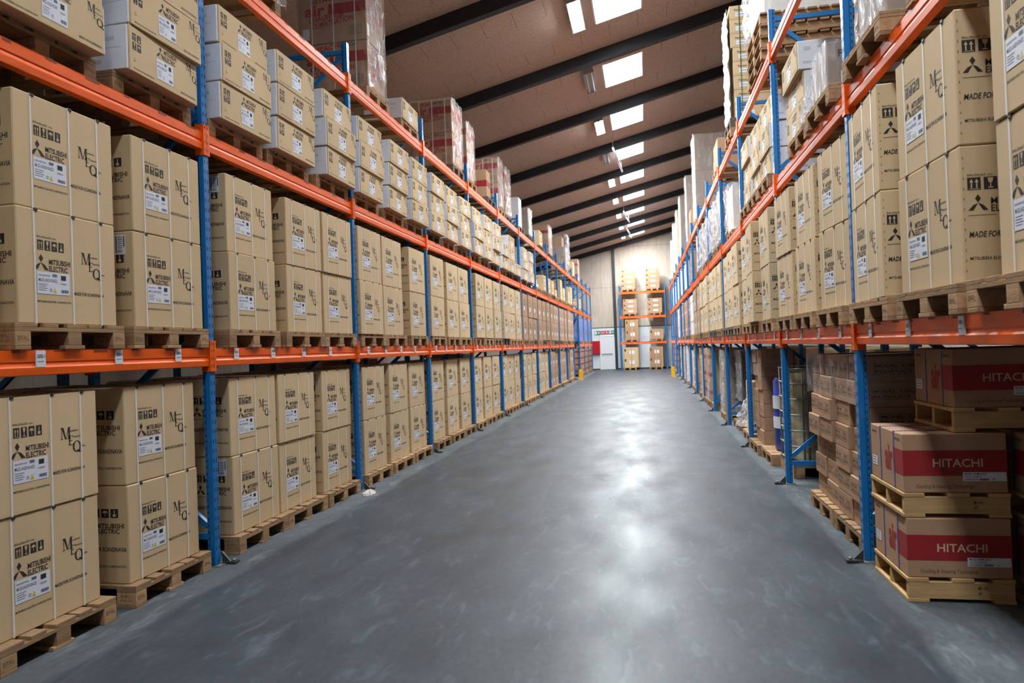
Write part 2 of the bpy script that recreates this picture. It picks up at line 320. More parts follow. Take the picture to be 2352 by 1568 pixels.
class Face:                              # a drawing plane on a box side
    def __init__(s, mb, O, U, V, N): s.mb = mb; s.O = Vector(O); s.U = Vector(U); s.V = Vector(V); s.N = Vector(N)
    def P(s, u, v, l): return s.O + s.U * u + s.V * v + s.N * l
    def rect(s, u0, v0, u1, v1, k, l=.0008): s.mb.add([s.P(u0, v0, l), s.P(u1, v0, l), s.P(u1, v1, l), s.P(u0, v1, l)], [(0, 1, 2, 3)], k); return s
    def poly(s, pts, k, l=.0008): s.mb.add([s.P(u, v, l) for u, v in pts], [tuple(range(len(pts)))], k); return s
    def text(s, t, u, v, h, k, wd=None, l=.0010, slant=0., rot=0., bold=.014):
        vs, fs, x0, x1, y0, y1 = text_geo(t, bold); sy = h / max(.001, .73); sx = (wd / (x1 - x0)) if wd else sy
        cr, sr = math.cos(rot), math.sin(rot)
        out = []
        for (a, b) in vs:
            p = (a - x0) * sx + b * sy * slant; q = b * sy
            out.append(s.P(u + p * cr - q * sr, v + p * sr + q * cr, l))
        s.mb.add(out, fs, k); return s
    def icons(s, u, v, sz, gap, which, k='ink', glyph='tan', cols=4, wf=.8):
        for i, t in enumerate(which):
            a = u + (i % cols) * (sz * wf + gap); b = v - (i // cols) * (sz + gap); W = sz * wf
            s.rect(a, b, a + W, b + sz, k)
            def g(pts): s.poly([(a + p * W, b + q * sz) for p, q in pts], glyph, .0014)
            if t == 'up':
                for c in (.3, .7):
                    g([(c - .05, .15), (c + .05, .15), (c + .05, .62), (c - .05, .62)]); g([(c - .15, .6), (c + .15, .6), (c, .88)])
                g([(.12, .06), (.88, .06), (.88, .1), (.12, .1)])
            elif t == 'glass':
                g([(.28, .92), (.36, .58), (.5, .48), (.64, .58), (.72, .92)]); g([(.46, .18), (.54, .18), (.54, .5), (.46, .5)]); g([(.3, .1), (.7, .1), (.7, .18), (.3, .18)])
            elif t == 'umb':
                g([(.12, .5), (.25, .72), (.5, .82), (.75, .72), (.88, .5), (.68, .56), (.5, .5), (.32, .56)]); g([(.47, .14), (.53, .14), (.53, .5), (.47, .5)])
            else:
                g([(.3, .12), (.7, .12), (.7, .4), (.3, .4)]); g([(.44, .44), (.56, .44), (.56, .86), (.44, .86)])
        return s
    def logo(s, u, v, h, k='ink'):        # three diamonds
        c = u + h * .58
        d = h * .5
        s.poly([(c, v + h * .48), (c + d * .34, v + h * .74), (c, v + h), (c - d * .34, v + h * .74)], k)
        s.poly([(c, v + h * .46), (c - h * .28, v + h * .34), (c - h * .58, v), (c - h * .28, v + 0)][0:4], k)
        s.poly([(c, v + h * .46), (c + h * .28, v), (c + h * .58, v), (c + h * .28, v + h * .34)], k)
        return s
    def label(s, u, v, w, h, code, l=.0016, tri=True, small=False):
        s.rect(u, v, u + w, v + h, 'paper', l); L2 = l + .0005
        s.text('DESCRIPTION', u + .04 * w, v + .80 * h, .07 * h, 'blueink', .34 * w, L2)
        s.rect(u + .46 * w, v + .80 * h, u + .60 * w, v + .93 * h, 'blueink', L2)
        s.text(code, u + .04 * w, v + .56 * h, .14 * h, 'blueink', .56 * w, L2)
        s.rect(u + .72 * w, v + .68 * h, u + .88 * w, v + .90 * h, 'ink', L2)
        s.text('<H>', u + .70 * w, v + .46 * h, .11 * h, 'blueink', .2 * w, L2)
        for i in range(4): s.rect(u + .04 * w, v + (.42 - .09 * i) * h, u + (.3 - .04 * (i % 2)) * w, v + (.445 - .09 * i) * h, 'blueink', L2)
        s.text('CE', u + .36 * w, v + .12 * h, .14 * h, 'blueink', .08 * w, L2)
        if tri: s.poly([(u + .46 * w, v + .07 * h), (u + .58 * w, v + .07 * h), (u + .52 * w, v + .32 * h)], 'yellow', L2)
        for i in range(9): s.rect(u + (.72 + .025 * i) * w, v + .10 * h, u + (.735 + .025 * i + .006 * (i % 3)) * w, v + .24 * h, 'blueink', L2)
        return s
    def quality(s, u, v, h):              # staggered M E Q mark
        def R(ox, oy, q, wx, pts): s.poly([(u + (ox + p * q * wx) * h, v + (oy + r * q) * h) for p, r in pts], 'ink')
        def B(x0, y0, x1, y1): return [(x0, y0), (x1, y0), (x1, y1), (x0, y1)]
        for pts in (B(0, 0, .28, .05), B(0, .95, .25, 1), B(.11, 0, .17, 1), [(.5, 0), (.62, 0), (.34, 1), (.12, 1)], [(.56, 0), (.62, 0), (.93, 1), (.86, 1)], B(.84, 0, 1.04, 1), B(.74, 0, 1.14, .05), B(.84, .95, 1.14, 1)):
            R(0, .55, .45, .95, pts)
        for pts in (B(.1, 0, .28, 1), B(0, .94, .8, 1), B(.1, .46, .6, .53), B(0, 0, .82, .06), B(.74, .8, .8, 1), B(.76, 0, .82, .2)): R(.36, .30, .36, .8, pts)
        n = 20; cxq, cyq = .76, .22
        for i in range(n):
            a0, a1 = 2 * PI * i / n, 2 * PI * (i + 1) / n
            o = lambda t: (u + (cxq + .20 * math.cos(t)) * h, v + (cyq + .22 * math.sin(t)) * h)
            q = lambda t: (u + (cxq + .12 * math.cos(t)) * h, v + (cyq + .195 * math.sin(t)) * h)
            s.poly([o(a0), o(a1), q(a1), q(a0)], 'ink')
        s.text('itsubishi', u + .40 * h, v + .82 * h, .07 * h, 'ink', .42 * h); s.text('lectric', u + .62 * h, v + .58 * h, .07 * h, 'ink', .34 * h)
        s.text('uality', u + .92 * h, v + .18 * h, .07 * h, 'ink', .26 * h)
        s.poly([(u + .72 * h, v + .06 * h), (u + .95 * h, v - .04 * h), (u + 1.05 * h, v - .02 * h), (u + .8 * h, v + .10 * h)], 'ink')
        return s

# ------------------------------------------------------------------ scene bookkeeping
LABELS = {}
def tag(o, label=None, cat=None, group=None, kind=None):
    if label: o['label'] = label
    if cat: o['category'] = cat
    if group: o['group'] = group
    if kind: o['kind'] = kind
    return o
def empty(name, loc=(0, 0, 0), rz=0):
    o = bpy.data.objects.new(name, None); COL.objects.link(o); o.location = loc; o.rotation_euler = (0, 0, rz); o.empty_display_size = .1
    return o
def copy_tree(o, parent=None):
    c = o.copy(); COL.objects.link(c); c.parent = parent
    for ch in KIDS.get(o.name, []): copy_tree(ch, c)
    return c
KIDS = {}
def kids(root):
    for o in list(root.children_recursive) + [root]: KIDS[o.name] = list(o.children)
PROTO = {}
class Kind:
    """a prototype thing: the first placement uses it, the later ones copy it"""
    def __init__(s, root): s.root = root; s.used = False; kids(root)
    def put(s, loc, rz, label, cat, group=None):
        o = s.root if not s.used else copy_tree(s.root)
        s.used = True
        o.location = loc; o.rotation_euler = (0, 0, rz)
        for k in ('group',):
            if k in o: del o[k]
        return tag(o, label, cat, group)
ORD = ['first', 'second', 'third', 'fourth', 'fifth', 'sixth', 'seventh', 'eighth', 'ninth', 'tenth', 'eleventh', 'twelfth', 'thirteenth', 'fourteenth', 'fifteenth', 'sixteenth']
def bay(k): return ORD[k + 1] + ' bay'
POS = ['near', 'middle', 'far']

# ------------------------------------------------------------------ setting
LX, RX = -3.3226, 1.468                  # aisle faces of the two racks
YE, YB, WLX, WRX = 45.2, -8.0, -9.0, 11.0
def struct(mb, name): return tag(mb.build(name), kind='structure')
m = MB(); m.box(WLX, WRX, YB, YE, -.2, 0, 'floor'); struct(m, 'floor')
# ceiling boards with real openings for the roof lights
m = MB()
def slab(x0, x1, y0, y1):
    z = [zc(x0), zc(x1)]
    vs = [(x0, y0, z[0]), (x1, y0, z[1]), (x1, y1, z[1]), (x0, y1, z[0])]; vs += [(a, b, c + .12) for a, b, c in vs]
    m.add(vs, [(0, 3, 2, 1), (4, 5, 6, 7), (0, 1, 5, 4), (1, 2, 6, 5), (2, 3, 7, 6), (3, 0, 4, 7)], 'ceiling')
slab(WLX, SKY_X[0], YB, YE); slab(SKY_X[1], WRX, YB, YE)
y = YB
for a, b in SKY_Y: slab(SKY_X[0], SKY_X[1], y, a); y = b
slab(SKY_X[0], SKY_X[1], y, YE)
struct(m, 'ceiling')
for i, (a, b) in enumerate(SKY_Y):       # white light shafts with glazing
    m = MB(); x0, x1 = SKY_X[0] + .032, SKY_X[1] - .032; H = .40; a, b = a + .032, b - .032
    def sh(xa, ya, xb, yb, t=.03):
        dx, dy = (t, 0) if xa == xb else (0, t)
        s_ = 1 if (xa == xb and xa == x1) or (ya == yb and ya == b) else -1
        vs = []
        for (px, py) in ((xa, ya), (xb, yb), (xb + s_ * dx, yb + s_ * dy), (xa + s_ * dx, ya + s_ * dy)):
            vs += [(px, py, zc(px) + .0), (px, py, zc(px) + H)]
        m.add(vs, [(0, 2, 3, 1), (2, 4, 5, 3), (4, 6, 7, 5), (6, 0, 1, 7), (1, 3, 5, 7), (0, 6, 4, 2)], 'white')
    sh(x0, a, x0, b); sh(x1, a, x1, b); sh(x0, a, x1, a); sh(x0, b, x1, b)
    o = tag(m.build('window_%d' % (i + 1)), kind='structure')
    f = MB()
    for yy in (a + .01, a + (b - a) * .55, b - .04):
        vs = [(x, q, zc(x) + .36 + e) for e in (0, .03) for q in (yy, yy + .03) for x in (x0, x1)]
        f.add(vs, [(0, 2, 3, 1), (4, 5, 7, 6), (0, 1, 5, 4), (2, 6, 7, 3), (0, 4, 6, 2), (1, 3, 7, 5)], 'white')
    f.build('window_frame', o)
# roof beams
for i, y in enumerate(BEAM_Y):
    m = MB(); vs = []
    if y > YE - .2: y = YE - .2
    for x in (WLX, WRX):
        for (dy, dz) in ((0, 0), (.16, 0), (.16, 1), (0, 1)): vs.append((x, y + dy, (ROOF_A + ROOF_S * x) if not dz else zc(x)))
    m.add(vs, [(0, 1, 2, 3), (7, 6, 5, 4), (0, 4, 5, 1), (1, 5, 6, 2), (2, 6, 7, 3), (3, 7, 4, 0)], 'black')
    struct(m, 'trim_%d' % (i + 1))
# walls
m = MB()
m.add([(WLX, YE, 2.70), (WRX, YE, 2.70), (WRX, YE, zc(WRX)), (WLX, YE, zc(WLX)), (WLX, YE + .2, 2.70), (WRX, YE + .2, 2.70), (WRX, YE + .2, zc(WRX)), (WLX, YE + .2, zc(WLX))],
      [(0, 1, 2, 3), (7, 6, 5, 4), (0, 4, 5, 1), (2, 6, 7, 3)], 'wall')
m.box(WLX, WRX, YE, YE + .2, 0, 2.70, 'wallwhite'); m.box(WLX, WRX, YE - .012, YE, 2.68, 2.72, 'steelblack')
m.box(WLX, WRX, YE - .02, YE, 0, .08, 'steelblack'); struct(m, 'wall_back')
m = MB(); m.add([(WLX, YB, 0), (WRX, YB, 0), (WRX, YB, zc(WRX)), (WLX, YB, zc(WLX)), (WLX, YB - .2, 0), (WRX, YB - .2, 0), (WRX, YB - .2, zc(WRX)), (WLX, YB - .2, zc(WLX))],
      [(3, 2, 1, 0), (4, 5, 6, 7)], 'wall'); struct(m, 'wall_front')
m = MB(); m.box(WLX - .2, WLX, YB, YE, 0, zc(WLX), 'wall'); struct(m, 'wall_left')
m = MB(); m.box(WRX, WRX + .2, YB, YE, 0, zc(WRX), 'wall'); struct(m, 'wall_right')
m = MB(); m.box(-1.95, -1.79, YE - .18, YE - .02, 0, 7.7, 'steelblack'); struct(m, 'trim_30')
# emergency door in the far wall
m = MB(); m.box(-2.88, -2.0, YE - .05, YE - .005, .02, 2.12, 'white'); d = tag(m.build('door_1'), kind='structure')
m = MB(); m.box(-2.93, -2.88, YE - .06, YE, 0, 2.16, 'white'); m.box(-2.0, -1.96, YE - .06, YE, 0, 2.16, 'white'); m.box(-2.93, -1.96, YE - .06, YE, 2.12, 2.17, 'white'); m.build('door_frame', d)
m = MB(); m.bar((-2.80, YE - .10, 1.02), (-2.12, YE - .10, 1.02), .03, .03, 'galv'); m.box(-2.8, -2.76, YE - .1, YE - .05, 1.0, 1.04, 'galv'); m.box(-2.16, -2.12, YE - .1, YE - .05, 1.0, 1.04, 'galv'); m.build('door_handle', d)
# signs and red cabinet on the far wall
def sign(x0, x1, z0, z1, k, label, glyph):
    m = MB(); m.box(x0, x1, YE - .03, YE - .002, z0, z1, k)
    f = Face(m, (x0, YE - .03, z0), (1, 0, 0), (0, 0, 1), (0, -1, 0)); W, H = x1 - x0, z1 - z0
    if glyph == 'run':
        f.rect(.04 * W, .12 * H, .36 * W, .88 * H, 'white', .002); f.poly([(.5 * W, .5 * H), (.68 * W, .85 * H), (.68 * W, .15 * H)], 'white', .002); f.rect(.68 * W, .38 * H, .92 * W, .62 * H, 'white', .002)
    elif glyph == 'down':
        f.poly([(.5 * W, .12 * H), (.8 * W, .42 * H), (.2 * W, .42 * H)], 'white', .002); f.rect(.42 * W, .42 * H, .58 * W, .6 * H, 'white', .002); f.rect(.2 * W, .7 * H, .8 * W, .9 * H, 'white', .002)
    else:
        f.poly([(.25 * W, .2 * H), (.45 * W, .2 * H), (.4 * W, .8 * H), (.2 * W, .7 * H)], 'white', .002); f.poly([(.6 * W, .25 * H), (.85 * W, .25 * H), (.72 * W, .8 * H)], 'white', .002)
    tag(m.build('wall_sign'), label, 'sign', 'signs over the emergency door')
sign(-3.22, -2.86, 2.26, 2.50, 'green', 'green and white escape route sign, leftmost in the row above the door', 'run')
sign(-2.84, -2.56, 2.28, 2.50, 'signred', 'red fire sign right beside the leftmost green sign above the door', 'x')
sign(-2.55, -2.30, 2.28, 2.50, 'signred', 'second red fire sign in the row above the door', 'x')
sign(-2.29, -1.98, 2.28, 2.50, 'green', 'green sign at the right end of the row beside the black column', 'run')
sign(-2.54, -2.28, 1.58, 1.93, 'green', 'single green sign fixed on the white emergency door itself', 'down')
m = MB(); m.box(-3.42, -2.90, YE - .2, YE, 1.02, 1.86, 'panelred', .01); tag(m.build('fire_hose_cabinet'), 'plain red cabinet on the white wall left of the emergency door', 'cabinet')

# ------------------------------------------------------------------ racking
Z1, Z2, Z3, ZT = 1.687, 3.37, 4.845, 5.26
Y0L, Y0R, BAY = 4.8686, 5.348, 2.80
PW, PD, RD = .068, .070, 1.10
def make_upright(near):
    """upright frame; local x = 0 is the aisle face and depth runs to +y, width of the post along x"""
    r = empty('upright_frame')
    def post(y0, nm):
        m = MB(); m.box(0, PW, y0, y0 + PD * .62, 0.006, ZT, 'blue', .004); m.box(.012, PW - .012, y0 + PD * .62, y0 + PD, 0.006, ZT, 'blue')
        f = Face(m, (0, y0, 0), (1, 0, 0), (0, 0, 1), (0, -1, 0)); z = .12
        while z < ZT - .06:
            for u in (.012, .045): f.rect(u, z, u + .011, z + .030, 'bluehole', .0006)
            z += .075
        for (O, U, N_) in (((0, y0 + PD, 0), (0, -1, 0), (-1, 0, 0)), ((PW, y0, 0), (0, 1, 0), (1, 0, 0))):
            g = Face(m, O, U, (0, 0, 1), N_); z = .1; lift = .0006
            while z < ZT - .06:
                uu = .006 if N_[0] < 0 else PD - .018
                g.rect(uu, z, uu + .010, z + .016, 'bluehole', -.012 + lift); z += .05
        return m.build(nm, r)
    post(0, 'post'); post(RD - PD, 'post')
    for y0, sgn in ((0, -1), (RD - PD, 1)):
        m = MB(); m.box(-.02, PW + .05, y0 - .05, y0 + PD + .02, 0, .006, 'galv')
        if sgn < 0:
            m.add([(PW + .004, y0 - .01, .09), (PW + .004, y0 - .09, .006), (PW + .004, y0 - .01, .006), (PW + .018, y0 - .01, .09), (PW + .018, y0 - .09, .006), (PW + .018, y0 - .01, .006)],
                  [(0, 1, 2), (5, 4, 3), (0, 3, 4, 1), (1, 4, 5, 2), (2, 5, 3, 0)], 'tape')
            m.box(PW - .01, PW + .05, y0 - .13, y0 - .02, .006, .02, 'tape'); m.lathe(PW + .02, y0 - .10, [(.012, .02), (.012, .035)], 'galv', 8)
        m.build('foot_plate', r)
    x = PW / 2; za, zs = .20, []
    for z in (.20, 5.13):
        m = MB(); m.box(x - .02, x + .02, PD, RD - PD, z, z + .045, 'blue'); m.build('brace', r)
    n = 6; dz = (5.10 - .30) / n
    for i in range(n):
        a, b = (PD + .005, RD - PD - .005) if i % 2 == 0 else (RD - PD - .005, PD + .005)
        m = MB(); m.bar((x, a, .30 + dz * i), (x, b, .30 + dz * (i + 1)), .035, .045, 'blue'); m.build('brace', r)
    return r
def merged(root, name):
    """one-mesh version of a prototype for far copies"""
    mb = MB(); bpy.context.view_layer.update()
    for o in root.children_recursive:
        if o.type != 'MESH': continue
        inv = root.matrix_world.inverted() @ o.matrix_world; me = o.data
        names = [k.name for k in me.materials]; back = {v.name: k for k, v in MT.items()}
        n = len(mb.v); mb.v += [tuple(inv @ v.co) for v in me.vertices]
        for p in me.polygons:
            mb.f.append(tuple(n + i for i in p.vertices)); mb.m.append(mb.mi(back[names[p.material_index]])); mb.sm.append(p.use_smooth)
    return mb.build(name)
ROT_L, ROT_R = PI / 2, -PI / 2           # local -y looks into the aisle
up_n = make_upright(True); up_far = Kind(merged(up_n, 'upright_frame')); up_near = Kind(up_n)
NB_L, NB_R = 14, 13
for side, n in (('left', NB_L), ('right', NB_R)):
    for k in range(0, n + 1):
        y = (Y0L if side == 'left' else Y0R) + BAY * k
        K = up_near if k < 3 else up_far
        lab = 'blue upright rack frame, %s from the camera along the %s rack' % (ORD[k], side)
        loc = (LX, y, 0) if side == 'left' else (RX, y + PW, 0)
        K.put(loc, ROT_L if side == 'left' else ROT_R, lab, 'rack frame', 'blue rack frames')

BL_ = BAY - PW
def make_beam():
    r = empty('rack_beam')
    L = BL_
    prof = [(.004, 0), (.050, 0), (.050, -.145), (.006, -.145), (.002, -.140), (.000, -.100), (.008, -.090), (.012, -.075), (.006, -.066), (.006, -.004)]
    m = MB(); m.prism([(p, q) for p, q in prof], 'x', 0, L, 'orange')
    for i in range(9):                   # dark scuffs where pallets rub the front edge
        u = .12 + i * .30 + .03 * math.sin(i * 7.3); m.box(u, u + .05 + .03 * (i % 3), .0045, .03, -.012 - .006 * (i % 2), .0006, 'orangedark')
    m.build('rail', r)
    for x, s_ in ((0, -1), (L, 1)):
        m = MB()
        xa, xb = (x - .040, x + .004) if s_ < 0 else (x - .004, x + .040)
        m.box(xa, xb, -.012, -.006, -.185, .055, 'orange', .001)
        xs = (x - .001, x + .004) if s_ < 0 else (x - .004, x + .001)
        m.box(xs[0], xs[1], -.012, .062, -.185, .055, 'orange')
        f = Face(m, (xa, -.012, -.185), (1, 0, 0), (0, 0, 1), (0, -1, 0))
        for z in (.03, .09, .15, .205): f.rect(.012, z, .022, z + .022, 'orangedark', .0006)
        m.build('connector', r)
    return r
bm_n = make_beam(); bm_far = Kind(merged(bm_n, 'rack_beam')); bm_near = Kind(bm_n)
def loc_label(parent, text, u):
    m = MB(); f = Face(m, (u, -.001, -.098), (1, 0, 0), (0, 0, 1), (0, -1, 0)); m.box(u, u + .062, -.0012, .006, -.098, -.006, 'paper')
    if text: f.text(text, .005, .052, .020, 'ink', .052, .0016); f.rect(.008, .03, .05, .033, 'greyink', .0012)
    tag(m.build('location_label', parent), 'white bin location label' + (' reading ' + text if text else ''))
plainlab = None
TUNNEL = 10
lv_name = {1: 'lowest level', 2: 'middle level', 3: 'top level'}
num = {'left': 2301, 'right': 2401}
for side, n in (('left', NB_L), ('right', NB_R)):
    for k in range(-1, n):
        for lv, z in ((1, Z1), (2, Z2), (3, Z3)):
            if lv == 1 and k == TUNNEL: continue
            for back in (0, 1):
                y = (Y0L if side == 'left' else Y0R) + BAY * k + PW
                if back and k > 5: continue
                K = bm_near if k < 2 and not back else bm_far
                if side == 'left': loc, rz = ((LX - (RD if back else 0), y + (BL_ if back else 0), z), ROT_R if back else ROT_L)
                else: loc, rz = ((RX + (RD if back else 0), y + (0 if back else BL_), z), ROT_L if back else ROT_R)
                lab = '%s orange beam, %s, %s, %s rack' % ('rear' if back else 'front', lv_name[lv], bay(k), side)
                o = K.put(loc, rz, lab, 'rack beam', 'orange rack beams')
                if lv == 1 and not back:
                    us = ((.27, .85, 1.43, 2.02) if k >= 0 else (.59, 1.17, 1.76, 2.34)) if side == 'left' else (.3, .98, 1.67, 2.36)
                    for u in us:
                        if k < 4: loc_label(o, '%d-1' % num[side], u)
                        else:
                            if plainlab is None:
                                mm = MB(); mm.box(0, .062, -.0012, .006, -.098, -.006, 'paper'); Face(mm, (0, -.0012, -.098), (1, 0, 0), (0, 0, 1), (0, -1, 0)).rect(.008, .05, .054, .066, 'greyink')
                                plainlab = mm.build('location_label', o); plainlab.location = (u, 0, 0)
                            else:
                                c = plainlab.copy(); COL.objects.link(c); c.parent = o; c.location = (u, 0, 0)
                        num[side] += 1

# ------------------------------------------------------------------ pallets
PWD, PDP, PHT = .80, 1.20, .144
def make_pallet(wood, parts, w=PWD, name='wooden_pallet', stamp=None):
    r = empty(name)
    m = MB(); rr = random.Random(hash(wood) % 7)
    for i in range(5 if parts else 5):
        x0 = [0, .185, .345, .51, .655][i] * w / .8; ww = [.145, .10, .145, .10, .145][i] * w / .8; m.box(x0, x0 + ww, 0, PDP, .122, .144, wood, .002)
    for y0 in (0, .5275, 1.055): m.box(0, w, y0, y0 + .145, .100, .122, wood, .002)
    m.build('deck', r)
    for i, x0 in enumerate((0, w / 2 - .05, w - .10)):
        for j, y0 in enumerate((0, .5275, 1.055)):
            m = MB(); m.box(x0, x0 + .10 + (.045 if i == 1 else 0) * 0, y0, y0 + .145, .022, .100, wood, .003)
            if stamp and j == 0 and i != 1:
                f = Face(m, (x0, 0, .022), (1, 0, 0), (0, 0, 1), (0, -1, 0)); f.text(stamp, .015, .03, .024, 'greyink', .07, .0006)
                f = Face(m, (x0, .145, .022), (0, -1, 0), (0, 0, 1), (-1, 0, 0)); f.text('IPPC', .03, .045, .018, 'greyink', .08, .0006); f.text('DK-01', .03, .02, .016, 'greyink', .08, .0006)
            m.build('block', r)
    for x0 in (0, w / 2 - .0725, w - .10):
        m = MB(); m.box(x0, x0 + (.145 if 0 < x0 < w - .11 else .10), 0, PDP, 0, .022, wood, .002); m.build('skid_board', r)
    return r
pn = make_pallet('wood', True, stamp='EPAL'); pal_far = Kind(merged(pn, 'wooden_pallet')); pal_near = Kind(pn)
_p = make_pallet('oldwood', True, stamp='EPAL'); pal_old = Kind(merged(_p, 'wooden_pallet'))
for o in list(_p.children_recursive) + [_p]: bpy.data.objects.remove(o)
prnd = random.Random(5)
def frame(side, ynear, wd, xf, z, dth=0.):
    """location and rotation for something wd wide whose aisle face sits at xf"""
    if side == 'left': return (xf, ynear, z), ROT_L + dth
    return (xf, ynear + wd, z), ROT_R + dth
PEND = {}
def clampy(side, yn, p=None):
    y0 = Y0L if side == 'left' else Y0R; k = math.floor((yn + .4 - y0) / BAY); lo = y0 + BAY * k + PW + .006; hi = y0 + BAY * (k + 1) - .006
    if p is not None: lo += p * .806 + .05; hi -= (2 - p) * .806 + .02
    return min(max(yn, lo), hi - PWD)
def pallet(side, yn, xf, z, label, near=False, dth=0., K=None, group='wooden pallets', p=None):
    yn = clampy(side, yn, p)
    if z < .01:                          # keep clear of the foot plates
        y0 = Y0L if side == 'left' else Y0R; k = math.floor((yn + .4 - y0) / BAY); yn = min(max(yn, y0 + BAY * k + PW + (.056 if side == 'left' else .026)), y0 + BAY * (k + 1) - (.826 if side == 'left' else .862))
    if p is not None:
        q = (side, round(z, 1), math.floor((yn + .4 - (Y0L if side == 'left' else Y0R)) / BAY)); yn = max(yn, PEND.get(q, -99) + .004); PEND[q] = yn + PWD
    K = K or (pal_near if near else (pal_old if z > 1 and prnd.random() < .35 else pal_far)); loc, rz = frame(side, yn, PWD, xf, z, dth)
    return K.put(loc, rz, label, 'pallet', group)

# ------------------------------------------------------------------ strapped outdoor-unit carton
OW, OD, OH = .72, .375, .642
def outdoor_body(m, k='tan'):
    m.box(0, OW, 0, OD, 0, OH, k, .006)
    m.box(.004, OW - .004, OD / 2 - .002, OD / 2 + .002, OH - .0006, OH + .0004, 'edge')
    f = Face(m, (0, 0, 0), (1, 0, 0), (0, 0, 1), (0, -1, 0)); W, H = OW, OH
    f.text('84x36x63 cm', .18 * W, .757 * H, .012, 'greyink', .13)
    f.icons(.185 * W, .65 * H, .056, .010, ['up', 'glass', 'umb', 'stack'], glyph=k, wf=.68)
    f.logo(.145 * W, .475 * H, .088)
    f.text('MITSUBISHI', .29 * W, .530 * H, .031, 'ink', .150, .0010, bold=.018); f.text('ELECTRIC', .29 * W, .471 * H, .031, 'ink', .130, .0010, bold=.018)
    f.text('MITSUBISHI ELECTRIC CORPORATION', .175 * W, .19 * H, .011, 'ink', .23)
    f.quality(.615 * W, .44 * H, .155)
    f.text('MADE FOR SCANDINAVIA', .53 * W, .275 * H, .020, 'ink', .235)
    for (O, U, N_) in (((0, OD, 0), (0, -1, 0), (-1, 0, 0)), ((OW, 0, 0), (0, 1, 0), (1, 0, 0))):
        g = Face(m, O, U, (0, 0, 1), N_); o = .030
        g.text('84x36x63 cm', o, .775 * H, .012, 'greyink', .11)
        g.icons(o, .675 * H, .058, .013, ['up', 'glass', 'umb', 'stack'], glyph=k, wf=1.0)
        g.logo(o, .525 * H, .075); g.text('MITSUBISHI', o + .098, .568 * H, .031, 'ink', .215, bold=.018); g.text('ELECTRIC', o + .098, .514 * H, .031, 'ink', .18, bold=.018)
        g.rect(o, .487 * H, o + .12, .491 * H, 'ink'); g.text('MADE FOR SCANDINAVIA', o, .33 * H, .028, 'ink', .325, slant=.15, bold=.02)
        g.text('MITSUBISHI ELECTRIC CORPORATION', o, .165 * H, .015, 'ink', .32)
        for i in range(12): g.rect(.012, .05 + i * .048, .016, .062 + i * .048, 'edge')
    return m
def strap_bits(m, u, clip=True, w=.011):
    m.box(u, u + w, -.0025, .0, .0, OH + .0025, 'strap'); m.box(u, u + w, 0, OD, OH, OH + .0025, 'strap')
def make_outdoor(k='tan', sidelabel=False):
    r = empty('strapped_carton'); outdoor_body(MB(), k).build('carton_body', r) if False else None
    b = outdoor_body(MB(), k); b.build('carton_body', r)
    for u in (.150 * OW, .515 * OW, .815 * OW):
        m = MB(); strap_bits(m, u); s_ = tag(m.build('strap', r), 'white plastic strap')
        m = MB(); m.box(u + .004, u + .030, -.005, .014, OH - .012, OH + .004, 'blackplastic', .001); tag(m.build('corner_clip', s_), 'small black corner clip')
    m = MB(); Face(m, (0, 0, 0), (1, 0, 0), (0, 0, 1), (0, -1, 0)).label(.175 * OW, .265 * OH, .225, .125, 'MUZ-LN25VGHZ2'); tag(m.build('shipping_label', r), 'white printed product label')
    if sidelabel:
        m = MB(); g = Face(m, (0, OD, 0), (0, -1, 0), (0, 0, 1), (-1, 0, 0)); u, v = .235, OH * .76
        g.rect(u, v, u + .085, v + .135, 'paper', .0016)
        g.rect(u + .008, v + .012, u + .018, v + .122, 'blueink', .0021); g.rect(u + .067, v + .05, u + .077, v + .122, 'blueink', .0021)
        for i in range(6): g.rect(u + .026, v + .112 - i * .014, u + .06, v + .117 - i * .014, 'blueink', .0021)
        for i in range(7): g.rect(u + .026 + i * .005, v + .012, u + .0285 + i * .005, v + .032, 'ink', .0021)
        tag(m.build('address_label', r), 'white address sticker')
    return r
od_n = make_outdoor('tan'); od_far = Kind(merged(od_n, 'strapped_carton')); od_near = Kind(od_n); od_lab = Kind(make_outdoor('tan', True))
_b = make_outdoor('brown'); od_brown = Kind(merged(_b, 'strapped_carton'))
for o in list(_b.children_recursive) + [_b]: bpy.data.objects.remove(o)

def stack(side, lev, k, p, yn, z, near, xf=None, K=None, rows=1, dth=(0., 0.), nh=2, what='strapped tan carton'):
    tiers = ['lower', 'upper'] if nh == 2 else ['only']
    plx = (LX + .02) if side == 'left' else (RX - .045)
    where = '%s, %s pallet, %s rack' % (bay(k), POS[p], side)
    fl = {0: 'floor level', 1: 'lowest beam level'}[lev]
    ps = (yn - .04)
    pallet(side, ps, plx, z, 'pallet under strapped cartons, %s, %s' % (fl, where), near, p=p)
    for t in range(nh):
        KK = K or (od_near if near else od_far)
        if near and KK is od_near and (k * 7 + p * 3 + t * 2 + lev) % 5 in (0, 3) and side == 'left': KK = od_lab
        j = rnd.uniform(-.008, .008)
        loc, rz = frame(side, yn + rnd.uniform(-.006, .006), OW, (xf or 0) + j, z + PHT + t * (OH + .004), dth[t] + rnd.uniform(-.006, .006))
        KK.put(loc, rz, '%s %s, %s, %s' % (tiers[t], what, fl, where), 'carton', 'strapped cartons on the pallets')
        for rw in range(1, rows):
            off = rw * (OD + .02) + (.05 if side == 'right' else 0); xx = (xf - off) if side == 'left' else (xf + off)
            loc, rz = frame(side, yn + rnd.uniform(-.01, .01), OW, xx, z + PHT + t * (OH + .004), rnd.uniform(-.004, .004))
            od_far.put(loc, rz, '%s carton %s, %s, %s' % (tiers[t], 'second row' if rw == 1 else 'third row', fl, where), 'carton', 'strapped cartons on the pallets')

